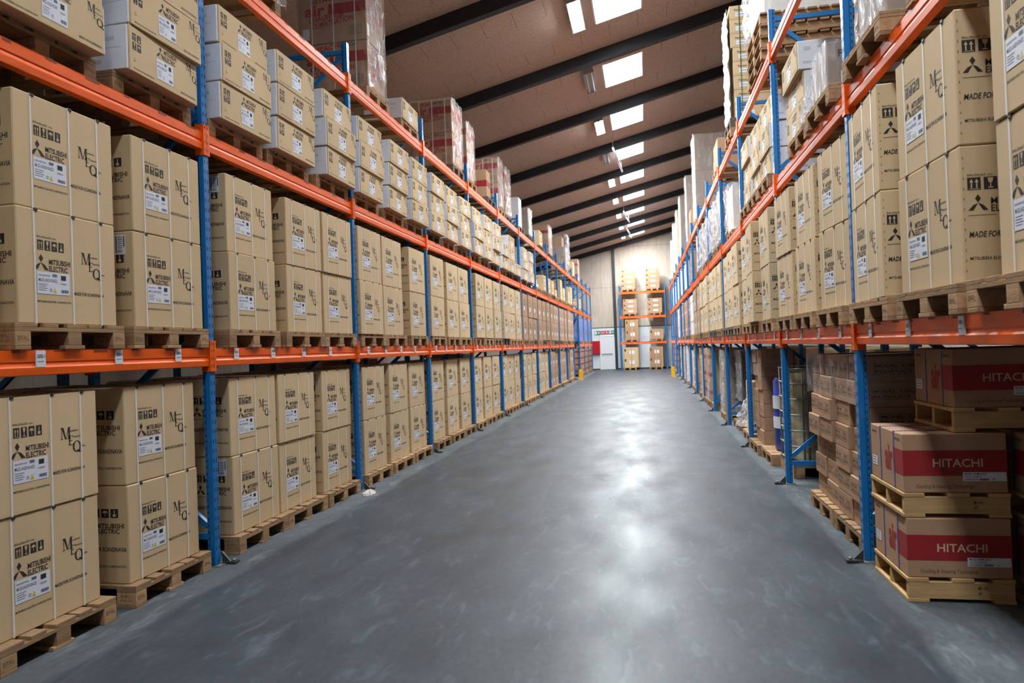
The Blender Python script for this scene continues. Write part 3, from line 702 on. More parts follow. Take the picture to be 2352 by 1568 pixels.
L0 = {-1: (2.14, 3.06, 4.03), 0: (5.21, 5.97, 6.86), 1: (7.92, 8.81, 9.66), 2: (10.72, 11.66, 12.51)}
L1 = {-1: (2.25, 3.20, 4.09), 0: (5.16, 6.12, 6.885), 1: (7.76, 8.57, 9.62), 2: (10.57, 11.55, 12.34)}
for k in range(-1, NB_L):
    base = Y0L + PW + BAY * k
    if k == TUNNEL or k > 9: continue
    for p in range(3):
        d = (.13, .99, 1.86)[p] + rnd.uniform(-.05, .07)
        y = L0[k][p] if k in L0 else base + d
        stack('left', 0, k, p, y, 0, k < 2, -3.38 + rnd.uniform(-.03, .02) * (k > 0), K=None if k < 7 else od_brown,
              rows=3 if k < 2 else 1, what='strapped tan carton' if k < 7 else 'brown strapped carton')
        d = (.13, .99, 1.86)[p] + rnd.uniform(-.05, .07)
        y = L1[k][p] if k in L1 else base + d
        if k == 5 and p == 2: y = base + 1.8
        stack('left', 1, k, p, y, Z1, k < 2, (-3.325 if k < 1 else -3.30) + rnd.uniform(-.03, .02) * (k > 0), K=None if k < 5 else od_brown,
              rows=2 if k < 1 else 1, what='strapped tan carton' if k < 5 else 'brown strapped carton')
# right rack, first beam level; turned a little on their pallets as found
R1 = {-1: ((2.56, 1.48, 0.), (3.61, 1.445, .035), (4.56, 1.455, -.05)), 0: ((5.55, 1.467, .07), (6.48, 1.468, .01), (7.38, 1.44, .025)),
      1: ((8.43, 1.44, -.03), (9.36, 1.40, -.04), (10.19, 1.45, 0.))}
for k in range(-1, 6):
    base = Y0R + PW + BAY * k
    for p in range(3):
        if k in R1: y, xf, dt = R1[k][p]
        else: y, xf, dt = base + (.14, .98, 1.86)[p] + rnd.uniform(-.05, .05), 1.45 + rnd.uniform(-.03, .02), rnd.uniform(-.03, .03)
        stack('right', 1, k, p, y, Z1, k < 2, xf, K=None if k < 5 else od_brown, rows=2 if k < 1 else 1, dth=(dt, dt + rnd.uniform(-.015, .015)),
              what='strapped tan carton' if k < 5 else 'brown strapped carton')

# ------------------------------------------------------------------ low indoor-unit carton with white foam ends
IW, ID, IH = .74, .60, .305
def make_indoor():
    r = empty('indoor_unit_carton')
    m = MB(); m.box(.012, IW - .012, 0, ID, 0, IH, 'tan', .004)
    f = Face(m, (0, 0, 0), (1, 0, 0), (0, 0, 1), (0, -1, 0)); W, H = IW, IH
    f.icons(.035 * W + .012, .68 * H, .05, .010, ['up', 'stack', 'glass', 'umb'], cols=2, glyph='tan', wf=.72, k='ink')
    f.logo(.37 * W, .66 * H, .075); f.text('MITSUBISHI', .48 * W, .78 * H, .032, 'ink', .135, bold=.018); f.text('ELECTRIC', .48 * W, .645 * H, .032, 'ink', .12, bold=.018)
    f.quality(.81 * W, .52 * H, .125); f.text('MADE FOR SCANDINAVIA', .72 * W, .10 * H, .014, 'ink', .17); f.text('MITSUBISHI ELECTRIC CORPORATION', .06 * W, .07 * H, .010, 'ink', .2)
    f.poly([(.06 * W, .24 * H), (.09 * W, .24 * H), (.075 * W, .33 * H)], 'greyink'); f.poly([(.066 * W, .255 * H), (.084 * W, .255 * H), (.075 * W, .31 * H)], 'tan', .0012)
    m.build('carton_sleeve', r)
    for x0, x1, nx in ((-.004, .012, -1), (IW - .012, IW + .004, 1)):
        m = MB(); m.box(x0, x1, .010, ID - .01, .006, IH - .006, 'foam', .004)
        O, U = ((x0, ID, 0), (0, -1, 0)) if nx < 0 else ((x1, 0, 0), (0, 1, 0)); g = Face(m, O, U, (0, 0, 1), (nx, 0, 0))
        for (a, b, c, d) in ((.06, .20, .12, .235), (.18, .21, .22, .235), (.05, .06, .14, .085), (.33, .05, .40, .08), (.42, .20, .50, .225), (.30, .15, .55, .155), (.24, .02, .246, .28)):
            g.rect(a, b, c, d, 'foamdent', .0006)
        m.build('foam_end', r)
        m = MB(); g = Face(m, O, U, (0, 0, 1), (nx, 0, 0)); g.rect(.26, .004, .31, IH - .004, 'white', .0012); tag(m.build('packing_tape', r), 'white packing tape')
    m = MB(); Face(m, (0, 0, 0), (1, 0, 0), (0, 0, 1), (0, -1, 0)).label(.37 * IW, .14 * IH, .175, .14, 'MSZ-LN25VG2W', tri=False); tag(m.build('shipping_label', r), 'white printed product label')
    return r
id_n = make_indoor(); id_far = Kind(merged(id_n, 'indoor_unit_carton')); id_near = Kind(id_n)
TI = ['bottom', 'middle', 'top', 'fourth']
def indoor_stack(side, lvl, k, p, yn, zbase, near, xf, nh=3, zp=None, withpal=True, sz=1.):
    where = '%s, %s pallet, %s rack' % (bay(k), POS[p], side); ln = {2: 'second beam level', 3: 'top beam level'}[lvl]
    if withpal:
        px = (LX - .03) if side == 'left' else (RX - .02)
        pallet(side, yn - .03, px, zbase, 'pallet under foam ended cartons, %s, %s' % (ln, where), near, p=p)
    for t in range(nh):
        K = id_near if near else id_far
        loc, rz = frame(side, yn + rnd.uniform(-.012, .012), IW, xf + rnd.uniform(-.02, .02), zbase + PHT + t * (IH * sz + .003), rnd.uniform(-.02, .02))
        o_ = K.put(loc, rz, '%s foam ended carton, %s, %s' % (TI[t], ln, where), 'carton', 'low cartons with foam ends'); o_.scale = (1, 1, sz)
L2 = {-1: (2.2, 3.07, 4.01), 0: (5.02, 5.90, 6.90), 1: (7.80, 8.78, 9.67), 2: (10.62, 11.50, 12.42), 3: (13.42, 14.30, 15.22)}
for k in range(-1, 4):
    for p in range(3): indoor_stack('left', 2, k, p, L2[k][p], Z2, k < 2, -3.25, nh=3)
# fifth and sixth bays of the left rack, second beam level: leftovers
indoor_stack('left', 2, 4, 0, 16.25, Z2, False, -3.25, nh=2); indoor_stack('left', 2, 4, 1, 17.1, Z2, False, -3.25, nh=3); indoor_stack('left', 2, 4, 2, 17.98, Z2, False, -3.25, nh=1)
indoor_stack('left', 2, 5, 0, 19.3, Z2, False, -3.28, nh=3); indoor_stack('left', 2, 5, 1, 20.3, Z2, False, -3.28, nh=3)

# ------------------------------------------------------------------ other cartons
def plain_carton(name, x0, x1, y0, y1, z0, z1, k='brown', label='', group=None, draw=None, cat='carton', parts=None, rz=0.):
    """carton given by its world box; draw(face_near, face_aisle, mb) may add print. origin at its base centre"""
    cx, cy = (x0 + x1) / 2, (y0 + y1) / 2; hx, hy, H = (x1 - x0) / 2, (y1 - y0) / 2, z1 - z0
    m = MB(); m.box(-hx, hx, -hy, hy, 0, H, k, .005)
    m.box(-hx + .004, hx - .004, -.002, .002, H - .0004, H + .0006, 'edge')
    near = Face(m, (-hx, -hy, 0), (1, 0, 0), (0, 0, 1), (0, -1, 0))
    if x0 > 0: ais = Face(m, (-hx, hy, 0), (0, -1, 0), (0, 0, 1), (-1, 0, 0))
    else: ais = Face(m, (hx, -hy, 0), (0, 1, 0), (0, 0, 1), (1, 0, 0))
    if draw: draw(near, ais, 2 * hx, 2 * hy, H)
    r = m.build(name) if not parts else empty(name)
    if parts: b = m.build('carton_body', r); parts(r, hx, hy, H)
    r.location = (cx, cy, z0); r.rotation_euler = (0, 0, rz)
    return tag(r, label, cat, group)
def film_wrap(x0, x1, y0, y1, z0, z1, label, amp=.012, pad=.02, seed=0, group='clear stretch film around the loads', k='film', res=.07, skirt=.10, mound=False, cat='stretch film', name='stretch_film', near_k='filmclear', parent=None):
    rr = random.Random(seed); m = MB()
    def side(P0, P1, za, zb, N_, k=k):
        P0, P1 = Vector(P0), Vector(P1); L_ = (P1 - P0).length; nu = max(2, int(L_ / res)); nv = max(2, int((zb - za) / res)); vs = []; cols = [rr.uniform(-1, 1) for _ in range(nu + 1)]
        for j in range(nv + 1):
            for i in range(nu + 1):
                e = 0 if i in (0, nu) else 1; a = amp * (abs(cols[i]) * .8 + rr.uniform(0, 1.1)) * e
                if j == 0: a = abs(a) * 1.6
                zz = za + .004 + (zb - za - .004) * j / nv + (rr.uniform(0, .03) if j == 0 and e else 0)
                p = P0.lerp(P1, i / nu) + Vector(N_) * a; vs.append((p.x, p.y, zz))
        fs = [(j * (nu + 1) + i, j * (nu + 1) + i + 1, (j + 1) * (nu + 1) + i + 1, (j + 1) * (nu + 1) + i) for j in range(nv) for i in range(nu)]
        m.add(vs, fs, k, True)
    a, b, c, d = x0 - pad, x1 + pad, y0 - pad, y1 + pad; zt = z1 + pad
    kn = near_k or k; side((a, c, 0), (b, c, 0), z0, zt, (0, -1, 0), kn); side((b, c, 0), (b, d, 0), z0, zt, (1, 0, 0)); side((b, d, 0), (a, d, 0), z0, zt, (0, 1, 0), kn); side((a, d, 0), (a, c, 0), z0, zt, (-1, 0, 0))
    m.add([(a, c, zt), (b, c, zt), (b, d, zt), (a, d, zt)], [(0, 1, 2, 3)], k)
    cx, cy = (a + b) / 2, (c + d) / 2; m.v = [(v[0] - cx, v[1] - cy, v[2] - z0) for v in m.v]
    o = m.build(name)
    if parent:
        o.parent = parent; o.location = (cx - parent.location.x, cy - parent.location.y, z0 - parent.location.z); return tag(o, 'clear crinkled stretch film')
    o.location = (cx, cy, z0); return tag(o, label, cat, group)

# red banded cartons on floor pallets, right foreground
def red_small(near, ais, W, D, H):
    near.rect(0, .29 * H, W, .72 * H, 'red', .0008); near.text('HITACHI', .29 * W, .44 * H, .050, 'tan', .27, .0016)
    near.text('Cooling & Heating Technology', .12 * W, .085 * H, .022, 'greyink', .32)
    ais.rect(.72 * D, .29 * H, D, .72 * H, 'red', .0008); ais.text('air', .47 * D, .30 * H, .17, 'red', .14, .0012, bold=.03)
    ais.text('HITACHI', .78 * D, .86 * H, .018, 'ink', .09)
    for i in range(4): ais.rect(.06 * D + i * .022, .86 * H, .06 * D + i * .022 + .014, .90 * H, 'ink')
def red_parts(r, hx, hy, H):
    for u in (-.34 * hy, .50 * hy):
        m = MB(); y = -u
        m.box(-hx - .0025, -hx, y - .006, y + .006, 0, H + .0025, 'bluestrap'); m.box(-hx, hx, y - .006, y + .006, H, H + .0025, 'bluestrap'); tag(m.build('strap', r), 'blue plastic strap')
    m = MB(); f = Face(m, (-hx, -hy, 0), (1, 0, 0), (0, 0, 1), (0, -1, 0)); W = 2 * hx; u, v, w_, h_ = .575 * W, .20 * H, .41 * W, .15 * H
    f.rect(u, v, u + w_, v + h_, 'paper', .0016); f.text('MODEL: RWM-2.0R1E', u + .01, v + .70 * h_, .012, 'ink', .5 * w_, .0021)
    f.text('SERIAL NUMBER', u + .01, v + .42 * h_, .008, 'greyink', .4 * w_, .0021); f.text('3E75473219', u + .01, v + .1 * h_, .010, 'ink', .3 * w_, .0021)
    for i in range(14): f.rect(u + (.38 + .016 * i) * w_, v + .08 * h_, u + (.388 + .016 * i + .003 * (i % 3)) * w_, v + .30 * h_, 'ink', .0021)
    f.text('CE', u + .68 * w_, v + .12 * h_, .011, 'ink', .05 * w_, .0021); tag(m.build('shipping_label', r), 'white model label')
    m = MB(); g = Face(m, (-hx, hy, 0), (0, -1, 0), (0, 0, 1), (-1, 0, 0)); g.rect(.03, .24 * H, .13, .42 * H, 'paper', .0016)
    for i in range(3): g.rect(.04, (.38 - .05 * i) * H, .11, (.39 - .05 * i) * H, 'ink', .0021)
    tag(m.build('address_label', r), 'white side sticker')
# stringer pallets under them: solid side boards towards the camera
def make_stringer(Wx, Dy):
    r = empty('stringer_pallet'); t = .022
    for nm, z0 in (('top_board', .122), ('bottom_board', 0)):
        xs = (0, .42 * Wx, Wx - .12) if z0 else (0, Wx - .12)
        for x0 in xs: m = MB(); m.box(x0, x0 + .12, 0, Dy, z0, z0 + t, 'newwood', .002); m.build(nm, r)
    for i, y0 in enumerate((0, Dy / 2 - .02, Dy - .04)):
        m = MB(); m.box(.005, Wx - .005, y0 + .002, y0 + .038, t, .122, 'newwood', .002)
        if i == 0:
            f = Face(m, (.005, y0 + .002, t), (1, 0, 0), (0, 0, 1), (0, -1, 0)); f.text('MY-105', .36 * Wx * 2 * .9, .06, .018, 'ink', .05, .0006); f.text('HT', .36 * Wx * 2 * .9, .03, .018, 'ink', .025, .0006); f.rect(.66 * Wx, .012, .662 * Wx, .09, 'ink', .0006)
        m.build('stringer', r)
    return r
HX, HY, HH = .565, .60, .353
stp = Kind(make_stringer(.585, .62))
def red_pair(x, y, z, lab, lp, rz=0.):
    stp.put((x - .01, y - .01, z), rz, lp, 'pallet', 'pale stringer pallets')
    return plain_carton('red_banded_carton', x, x + HX, y, y + HY, z + .145, z + .145 + HH, 'brown', lab, 'red banded cartons on pale pallets', red_small, parts=red_parts)
red_pair(1.495, 4.57, 0, 'brown carton with red HITACHI band, bottom of the right foreground pile', 'pale stringer pallet on the floor under the bottom red banded carton')
red_pair(1.495, 4.585, .145 + HH + .004, 'brown carton with red HITACHI band, second in the right foreground pile', 'pale stringer pallet between the lowest two red banded cartons')
red_pair(1.80, 4.62, 2 * (.145 + HH) + .008, 'brown carton with red HITACHI band, topmost and set back to the right', 'pale stringer pallet under the topmost red banded carton')
red_pair(2.13, 4.50, 0, 'red banded carton at the right picture edge, on the floor pallet', 'pale stringer pallet on the floor at the right picture edge')
red_pair(2.13, 4.51, .145 + HH + .004, 'red banded carton at the right picture edge, upper of the two', 'pale stringer pallet between the two cartons at the right edge')

# long brown cartons stacked unevenly, second bay of the right rack floor
def long_print(near, ais, W, D, H):
    for f, L_ in ((ais, D), (near, W)):
        a, b = .06 * L_, .94 * L_
        f.rect(a, .30 * H, b, .31 * H, 'ink'); f.rect(a, .52 * H, b, .53 * H, 'ink'); f.rect(a, .74 * H, b, .75 * H, 'ink')
        f.rect(a, .30 * H, a + .003, .75 * H, 'ink'); f.rect(.62 * L_, .30 * H, .62 * L_ + .003, .75 * H, 'ink'); f.rect(b - .003, .30 * H, b, .75 * H, 'ink')
        f.text('MODEL  COLOUR', a + .01, .58 * H, .020, 'ink', .34 * L_); f.text('PRODUCT  N.W.  G.W.', a + .01, .36 * H, .020, 'ink', .5 * L_); f.text('MADE IN CHINA', .66 * L_, .38 * H, .020, 'ink', .24 * L_); f.text('QTY  SIZE', .66 * L_, .59 * H, .020, 'ink', .2 * L_)
rows_y = [5.52, 5.93, 6.34, 6.75]
hh = .185; n = 0
lx_off = [[0, -.01, .0, .02], [-.02, -.01, .01, .0], [.0, -.02, .02, .02], [.02, -.02, -.04, -.05], [.03, .0, -.05, -.02], [-.02, -.01, -.03, .0], [.0, .0, .02, .01]]
RN = ['lowest', 'second', 'third', 'fourth', 'fifth', 'sixth', 'topmost']
CN = ['nearest', 'second', 'third', 'farthest']
for r_ in range(7):
    for c_ in range(4):
        x0 = 1.56 + lx_off[r_][c_]; w_ = .385
        plain_carton('long_carton', x0, x0 + 1.12, rows_y[c_], rows_y[c_] + w_, .144 + r_ * (hh + .001), .144 + r_ * (hh + .001) + hh, 'brown',
                     'long brown carton with line print, %s tier, %s column, behind the first right post' % (RN[r_], CN[c_]), 'long cartons behind the first right post', long_print)
pallet('right', 5.50, 1.50, 0, 'wooden pallet under the long brown cartons, nearer one'); pallet('right', 6.34, 1.50, 0, 'wooden pallet under the long brown cartons, farther one')
film_wrap(1.522, 2.70, 5.51, 7.15, 1.08, 1.450, 'clear film band around the top tiers of the long brown cartons', amp=.006, seed=3, skirt=.02, pad=.012, k='filmclear')

# caged liquid tank
t = empty('caged_tank', (1.60, 8.42, 0))
m = MB(); W_, D_ = 1.05, .82
def rrect(x0, x1, y0, y1, r_, n=5):
    pts = []
    for cx, cy, a0 in ((x1 - r_, y1 - r_, 0), (x0 + r_, y1 - r_, PI / 2), (x0 + r_, y0 + r_, PI), (x1 - r_, y0 + r_, 1.5 * PI)):
        for i in range(n + 1): pts.append((cx + r_ * math.cos(a0 + PI / 2 * i / n), cy + r_ * math.sin(a0 + PI / 2 * i / n)))
    return pts
m.prism(rrect(.04, W_ - .04, .04, D_ - .04, .12), 'z', .20, 1.20, 'ibc'); m.build('plastic_tank', t)
m = MB()
for z in (.18, .36, .54, .72, .90, 1.08, 1.25): m.tube([(p[0], p[1], z) for p in rrect(0, W_, 0, D_, .12)], .011, 'galv', 6, True)
m.build('cage_ring', t)
m = MB()
for p in rrect(.004, W_ - .004, .004, D_ - .004, .12, 1):
    m.tube([(p[0], p[1], .16), (p[0], p[1], 1.25)], .010, 'galv', 6)
for i in range(1, 6):
    for y_ in (.0, D_): m.tube([(W_ * i / 6, y_, .16), (W_ * i / 6, y_, 1.25)], .010, 'galv', 6)
for i in range(1, 5):
    for x_ in (0, W_): m.tube([(x_, D_ * i / 5, .16), (x_, D_ * i / 5, 1.25)], .010, 'galv', 6)
m.build('cage_upright', t)
m = MB(); m.lathe(W_ / 2, D_ / 2, [(.09, 1.20), (.09, 1.25), (.02, 1.26)], 'signred', 16); tag(m.build('screw_cap', t), 'red screw cap')
m = MB(); m.box(0, W_, 0, D_, .12, .16, 'galv')
for x_ in (0, W_ / 2 - .06, W_ - .12):
    m.box(x_, x_ + .12, 0, D_, .0, .12, 'wood')
m.build('base_pallet', t)
tag(t, 'square caged liquid tank standing behind the second right rack post', 'tank')
# blue drum on its pallet
pallet('right', 9.265, 1.50, 0, 'wooden pallet under the blue drum beyond the caged tank', near=True)
t = empty('plastic_drum', (1.86, 9.63, .145)); R_ = .245
m = MB(); m.lathe(0, 0, [(R_ - .02, 0), (R_, .03), (R_, .30), (R_ + .012, .32), (R_, .34), (R_, .62), (R_ + .012, .64), (R_, .66), (R_, .90), (R_ - .03, .95), (R_ - .05, .96)], 'drum', 32); m.build('drum_body', t)
m = MB(); m.lathe(.08, .05, [(.035, .955), (.035, .985), (.005, .99)], 'blackplastic', 12); m.build('bung_cap', t)
m = MB()
for z0, z1, kk in ((.55, .72, 'paper'), (.30, .45, 'paper')):
    vs = []; a0, a1 = PI * 1.0, PI * 1.35
    for i in range(7):
        a = a0 + (a1 - a0) * i / 6; vs += [((R_ + .014) * math.cos(a), (R_ + .014) * math.sin(a), z0), ((R_ + .014) * math.cos(a), (R_ + .014) * math.sin(a), z1)]
    m.add(vs, [(2 * i, 2 * i + 2, 2 * i + 3, 2 * i + 1) for i in range(6)], kk)
tag(m.build('drum_label', t), 'white paper label')
tag(t, 'blue plastic drum between the caged tank and the small carton pile', 'drum')
# column of small brown cartons
def small_print(near, ais, W, D, H):
    for f, L_ in ((ais, D), (near, W)):
        f.rect(.2 * L_, .72 * H, .8 * L_, .73 * H, 'greyink'); f.rect(.2 * L_, .25 * H, .8 * L_, .26 * H, 'greyink'); f.rect(.2 * L_, .25 * H, .2 * L_ + .003, .73 * H, 'greyink'); f.rect(.8 * L_, .25 * H, .8 * L_ + .003, .73 * H, 'greyink')
        for q in (.38, .48, .58): f.rect(.26 * L_, q * H, .72 * L_, (q + .03) * H, 'greyink')
for c_ in range(2):
    for r_ in range(7):
        x0 = 1.55 + rnd.uniform(-.015, .02); y0 = 10.16 + c_ * .34
        if 10.44 < y0 + .33 and c_ == 1: y0 = 10.50
        plain_carton('small_carton', x0, x0 + .42, y0, y0 + .33, .144 + r_ * .187, .144 + r_ * .187 + .185, 'brown', 'small brown carton, %s tier, %s column, beyond the blue drum' % (RN[r_], ('near', 'far')[c_]), 'small cartons beyond the blue drum', small_print)
pallet('right', 10.14, 1.46, 0, 'wooden pallet under the small brown carton column beyond the drum', near=True)
film_wrap(1.53, 1.99, 10.15, 10.84, 1.085, 1.455, 'clear film around the top of the small brown carton column', amp=.005, seed=5, skirt=.02, pad=.012, k='filmclear')

# crumpled film over a low load, fourth bay
def heap(name, cx, cy, rx, ry, h, k, label, cat, seed=1, z0=0., amp=.18, group=None):
    rr = random.Random(seed); m = MB(); nu, nv = 40, 14; vs = []
    nz = [[rr.uniform(-1, 1) for _ in range(nu)] for _ in range(nv + 1)]
    for j in range(nv + 1):
        t_ = j / nv; base = (1 - t_) ** .6
        for i in range(nu):
            a = 2 * PI * i / nu; w_ = 1 + amp * (nz[j][i] * .5 + .5 * math.sin(5 * a + seed + 2 * t_) * .5 + .4 * math.sin(11 * a + seed))
            vs.append((rx * base * w_ * math.cos(a), ry * base * w_ * math.sin(a), h * t_ * (1 + .08 * nz[j][i]) if j else 0.0))
    fs = [(j * nu + i, j * nu + (i + 1) % nu, (j + 1) * nu + (i + 1) % nu, (j + 1) * nu + i) for j in range(nv) for i in range(nu)]
    fs.append(tuple(range(nu))[::-1]); m.add(vs, fs, k, False); o = m.build(name); o.location = (cx, cy, z0); return tag(o, label, cat, group)
pallet('right', 12.06, 1.60, 0, 'wooden pallet under the crumpled clear film heap')
heap('film_heap', 1.88, 12.50, .40, .38, .68, 'film', 'crumpled clear plastic film heap slumped by the third right post', 'plastic film', 4, z0=.147)
for r_ in range(4):
    plain_carton('flat_carton', 1.58, 2.05, 11.42, 11.95, .144 + r_ * .20, .144 + r_ * .20 + .198, 'tan', 'tan flat carton, %s of four, between column and film heap' % RN[r_ if r_ < 3 else 6], 'four tan flat cartons', small_print)
pallet('right', 11.25, 1.52, 0, 'wooden pallet under the four tan flat cartons')
pallet('right', 12.92, 1.56, 0, 'wooden pallet under the dark wrapped load')
c_ = plain_carton('dark_load', 1.66, 2.55, 12.96, 13.62, .50, 1.40, 'darkload', 'dark grey load wrapped in film behind the crumpled heap', None, cat='wrapped load')
plain_carton('load_base', 1.70, 2.5, 13.02, 13.58, .144, .499, 'blackplastic', 'black crate under the dark wrapped load', None, cat='crate')
film_wrap(1.66, 2.55, 12.96, 13.62, .51, 1.40, 'clear film around the dark grey load', amp=.02, seed=7, parent=c_)
# pallets and loads further along the right floor level: (kind, x0, x1, y0, y1, ztop)
def generic_print(near, ais, W, D, H):
    for f, L_ in ((ais, D), (near, W)):
        f.rect(.2 * L_, .62 * H, .75 * L_, .70 * H, 'greyink'); f.rect(.25 * L_, .30 * H, .6 * L_, .42 * H, 'paper', .0012)
def red_print(near, ais, W, D, H):
    for f, L_ in ((ais, D), (near, W)):
        f.rect(.0, .40 * H, L_, .62 * H, 'red')
def stack_of(name, x0, x1, y0, y1, z0, z1, n, k, label, group, draw=generic_print, film=None, seed=0, base=True, side='right', pl=None):
    dz = (z1 - z0) / n; nm = ['bottom', 'second', 'third', 'fourth', 'fifth', 'sixth', 'seventh', 'eighth']
    for i in range(n):
        t_ = 'top' if i == n - 1 and n > 1 else nm[i]
        c_ = plain_carton(name, x0 + rnd.uniform(-.008, .008), x1, y0, y1, z0 + i * dz, z0 + (i + 1) * dz - .002, k, ('%s %s' % (t_, label)) if n > 1 else label, group, draw)
    if film: film_wrap(x0, x1, y0, y1, z0 + .0, z1, film, seed=seed, amp=.014, parent=c_ if n == 1 else None)
    if base:
        yy = (y0 + y1) / 2 - .4; zz = z0 - PHT
        xp = (x0 - .03) if side == 'right' else (x1 + .03)
        pallet(side, yy, xp, zz, pl or ('wooden pallet under ' + label))
G = PHT
stack_of('wrapped_carton', 1.52, 2.3, 14.50, 15.25, G, 1.40, 3, 'grey', 'grey wrapped carton just past the fourth right post, floor level', 'cartons on the right floor level', film='clear film around the grey cartons past the fourth right post', seed=11)
plain_carton('tall_carton', 1.54, 2.25, 16.68, 17.08, G, 1.34, 'tan', 'tall plain tan carton standing before the fifth right post', None, draw=lambda n_, a_, W, D, H: (n_.rect(.6 * W, .06 * H, .9 * W, .11 * H, 'ink'), n_.rect(.45 * W, .55 * H, .50 * W, .57 * H, 'ink')))
pallet('right', 16.64, 1.50, 0, 'wooden pallet under the tall plain tan carton')
stack_of('red_print_carton', 1.50, 2.3, 17.53, 18.27, G, 1.42, 3, 'brown', 'brown carton with red print past the fifth right post', 'red print cartons on the right floor', red_print, film='clear film around the red print cartons, right floor level', seed=13)
stack_of('red_print_carton', 1.50, 2.3, 18.42, 19.17, G, 1.42, 3, 'brown', 'brown carton with red print, farther pile, right floor', 'red print cartons on the right floor', red_print, seed=13)
plain_carton('long_pale_carton', 1.49, 2.2, 19.75, 20.1, .0, 1.22, 'tan', 'slim pale carton standing on end beyond the red print cartons', None)
stack_of('brown_carton', 1.52, 2.3, 20.4, 21.2, G, 1.42, 3, 'brown', 'brown carton past the slim pale one, right floor', 'far brown cartons on the right floor')
stack_of('brown_carton', 1.52, 2.3, 22.9, 23.6, G, 1.42, 3, 'brown', 'brown carton in the seventh bay, right floor level', 'far brown cartons on the right floor')
stack_of('white_sack_load', 1.54, 2.3, 24.0, 24.6, G, 1.30, 1, 'whiteload', 'white sack load in the seventh bay, right floor level', None, draw=None, film='clear film around the white sack load in the seventh bay', seed=15)
stack_of('brown_carton', 1.52, 2.3, 25.4, 26.1, G, 1.42, 3, 'brown', 'brown carton in the eighth bay, right floor level', 'far brown cartons on the right floor')
stack_of('white_carton', 1.50, 2.3, 26.8, 27.5, G, 1.45, 5, 'foam', 'white wrapped carton in the eighth bay, right floor level', 'white cartons on the right floor', film='clear film around the white cartons in the eighth bay', seed=17)
stack_of('tan_carton', 1.50, 2.3, 28.6, 29.3, G, 1.42, 5, 'tan', 'tan carton in the ninth bay, right floor level', 'far tan cartons on the right floor')
stack_of('tan_carton', 1.50, 2.3, 31.4, 32.1, G, 1.42, 5, 'tan', 'tan carton in the tenth bay, right floor level', 'far tan cartons on the right floor')
for k, yy in ((11, 36.9), (11, 38.05), (12, 39.6)):
    stack_of('red_print_carton', 1.50, 2.3, yy, yy + .75, G, 1.45, 4, 'brown', 'red print carton in the %s, %s right floor pile' % (bay(k), 'nearer' if yy < 38 else 'farther'), 'farthest red print cartons, right floor', red_print)
# yellow post guards at the cross passage
for side, x, y, lab in (('left', LX + .24, Y0L + BAY * 10, 'yellow steel post guard at the cross passage, left rack'), ('right', RX - .26, Y0R + BAY * 10, 'yellow steel post guard at the cross passage, right rack')):
    m = MB(); s_ = 1 if side == 'left' else -1
    m.prism([(-.05 * s_ * 1, -.14), (.10 * s_, -.14), (.10 * s_, .14 + PW), (-.05 * s_, .14 + PW), (-.05 * s_, .12 + PW), (.08 * s_, .12 + PW), (.08 * s_, -.12), (-.05 * s_, -.12)][::(1 if s_ > 0 else -1)], 'z', .01, .48, 'guard')
    m.box(-.08, .12, -.16, .16 + PW, 0, .01, 'guard'); o = m.build('post_guard'); o.location = (x, y, 0); tag(o, lab, 'post guard')

# ------------------------------------------------------------------ right rack, second beam level
P2 = Z2 + PHT
pallet('right', 4.45, 1.42, Z2, 'wooden pallet under the film wrapped grey load, second level, before first right post', near=True)
c_ = plain_carton('wrapped_load', 1.50, 2.35, 4.55, 5.1, P2, 4.45, 'grey', 'grey brown carton in film, second level, before the first right post', None, cat='carton')
film_wrap(1.50, 2.35, 4.55, 5.1, P2, 4.45, 'clear film around the grey carton before the first right post', seed=21, amp=.02, parent=c_)
pallet('right', 3.35, 1.46, Z2, 'wooden pallet on the second right level above the nearest strapped cartons', near=True)
plain_carton('wrapped_load', 1.50, 2.35, 3.4, 4.1, P2, 4.4, 'darkload', 'dark wrapped load at the top right corner, second level', None, cat='wrapped load')
pallet('right', 5.62, 1.42, Z2, 'wooden pallet under the wrapped brown carton past the first right post', near=True)
def pan(near, ais, W, D, H):
    near.text('Panasonic', .10 * W, .72 * H, .06, 'ink', .36); near.rect(.12 * W, .08 * H, .42 * W, .46 * H, 'paper', .0012); near.text('S-60', .14 * W, .32 * H, .04, 'blueink', .14, .0018)
    near.rect(.14 * W, .22 * H, .34 * W, .25 * H, 'blueink', .0018); near.rect(.14 * W, .12 * H, .36 * W, .16 * H, 'ink', .0018)
c_ = plain_carton('wrapped_carton', 1.50, 2.3, 5.93, 6.42, P2, P2 + .43, 'grey', 'film wrapped brown carton lettered Panasonic, past the first right post', None, pan)
film_wrap(1.50, 2.3, 5.93, 6.42, P2, P2 + .43, 'clear film around the carton past the first right post', seed=22, amp=.012, pad=.015, parent=c_)
indoor_stack('right', 2, 0, 1, 6.78, Z2, True, 1.47, nh=3, sz=.88)
indoor_stack('right', 2, 0, 2, 7.42 + .16, Z2, True, 1.50, nh=2) if False else None
pallet('right', 7.60, 1.38, Z2 + PHT, 'empty pallet, upper of two, beyond the white foam ended cartons, second right level') if False else None
indoor_stack('right', 2, 1, 0, 8.50, Z2, True, 1.49, nh=3); indoor_stack('right', 2, 1, 1, 9.33, Z2, True, 1.52, nh=3); indoor_stack('right', 2, 1, 2, 10.14, Z2, True, 1.50, nh=3)
heap('crumpled_film', 1.52, 6.62, .10, .12, .34, 'film', 'crumpled clear film hanging off the pallet edge near the first right post', 'plastic film', 9, z0=P2 + .001, amp=.35)
pallet('right', 12.5, 1.52, Z2, 'wooden pallet under the white wrapped sack load, third bay, right rack')
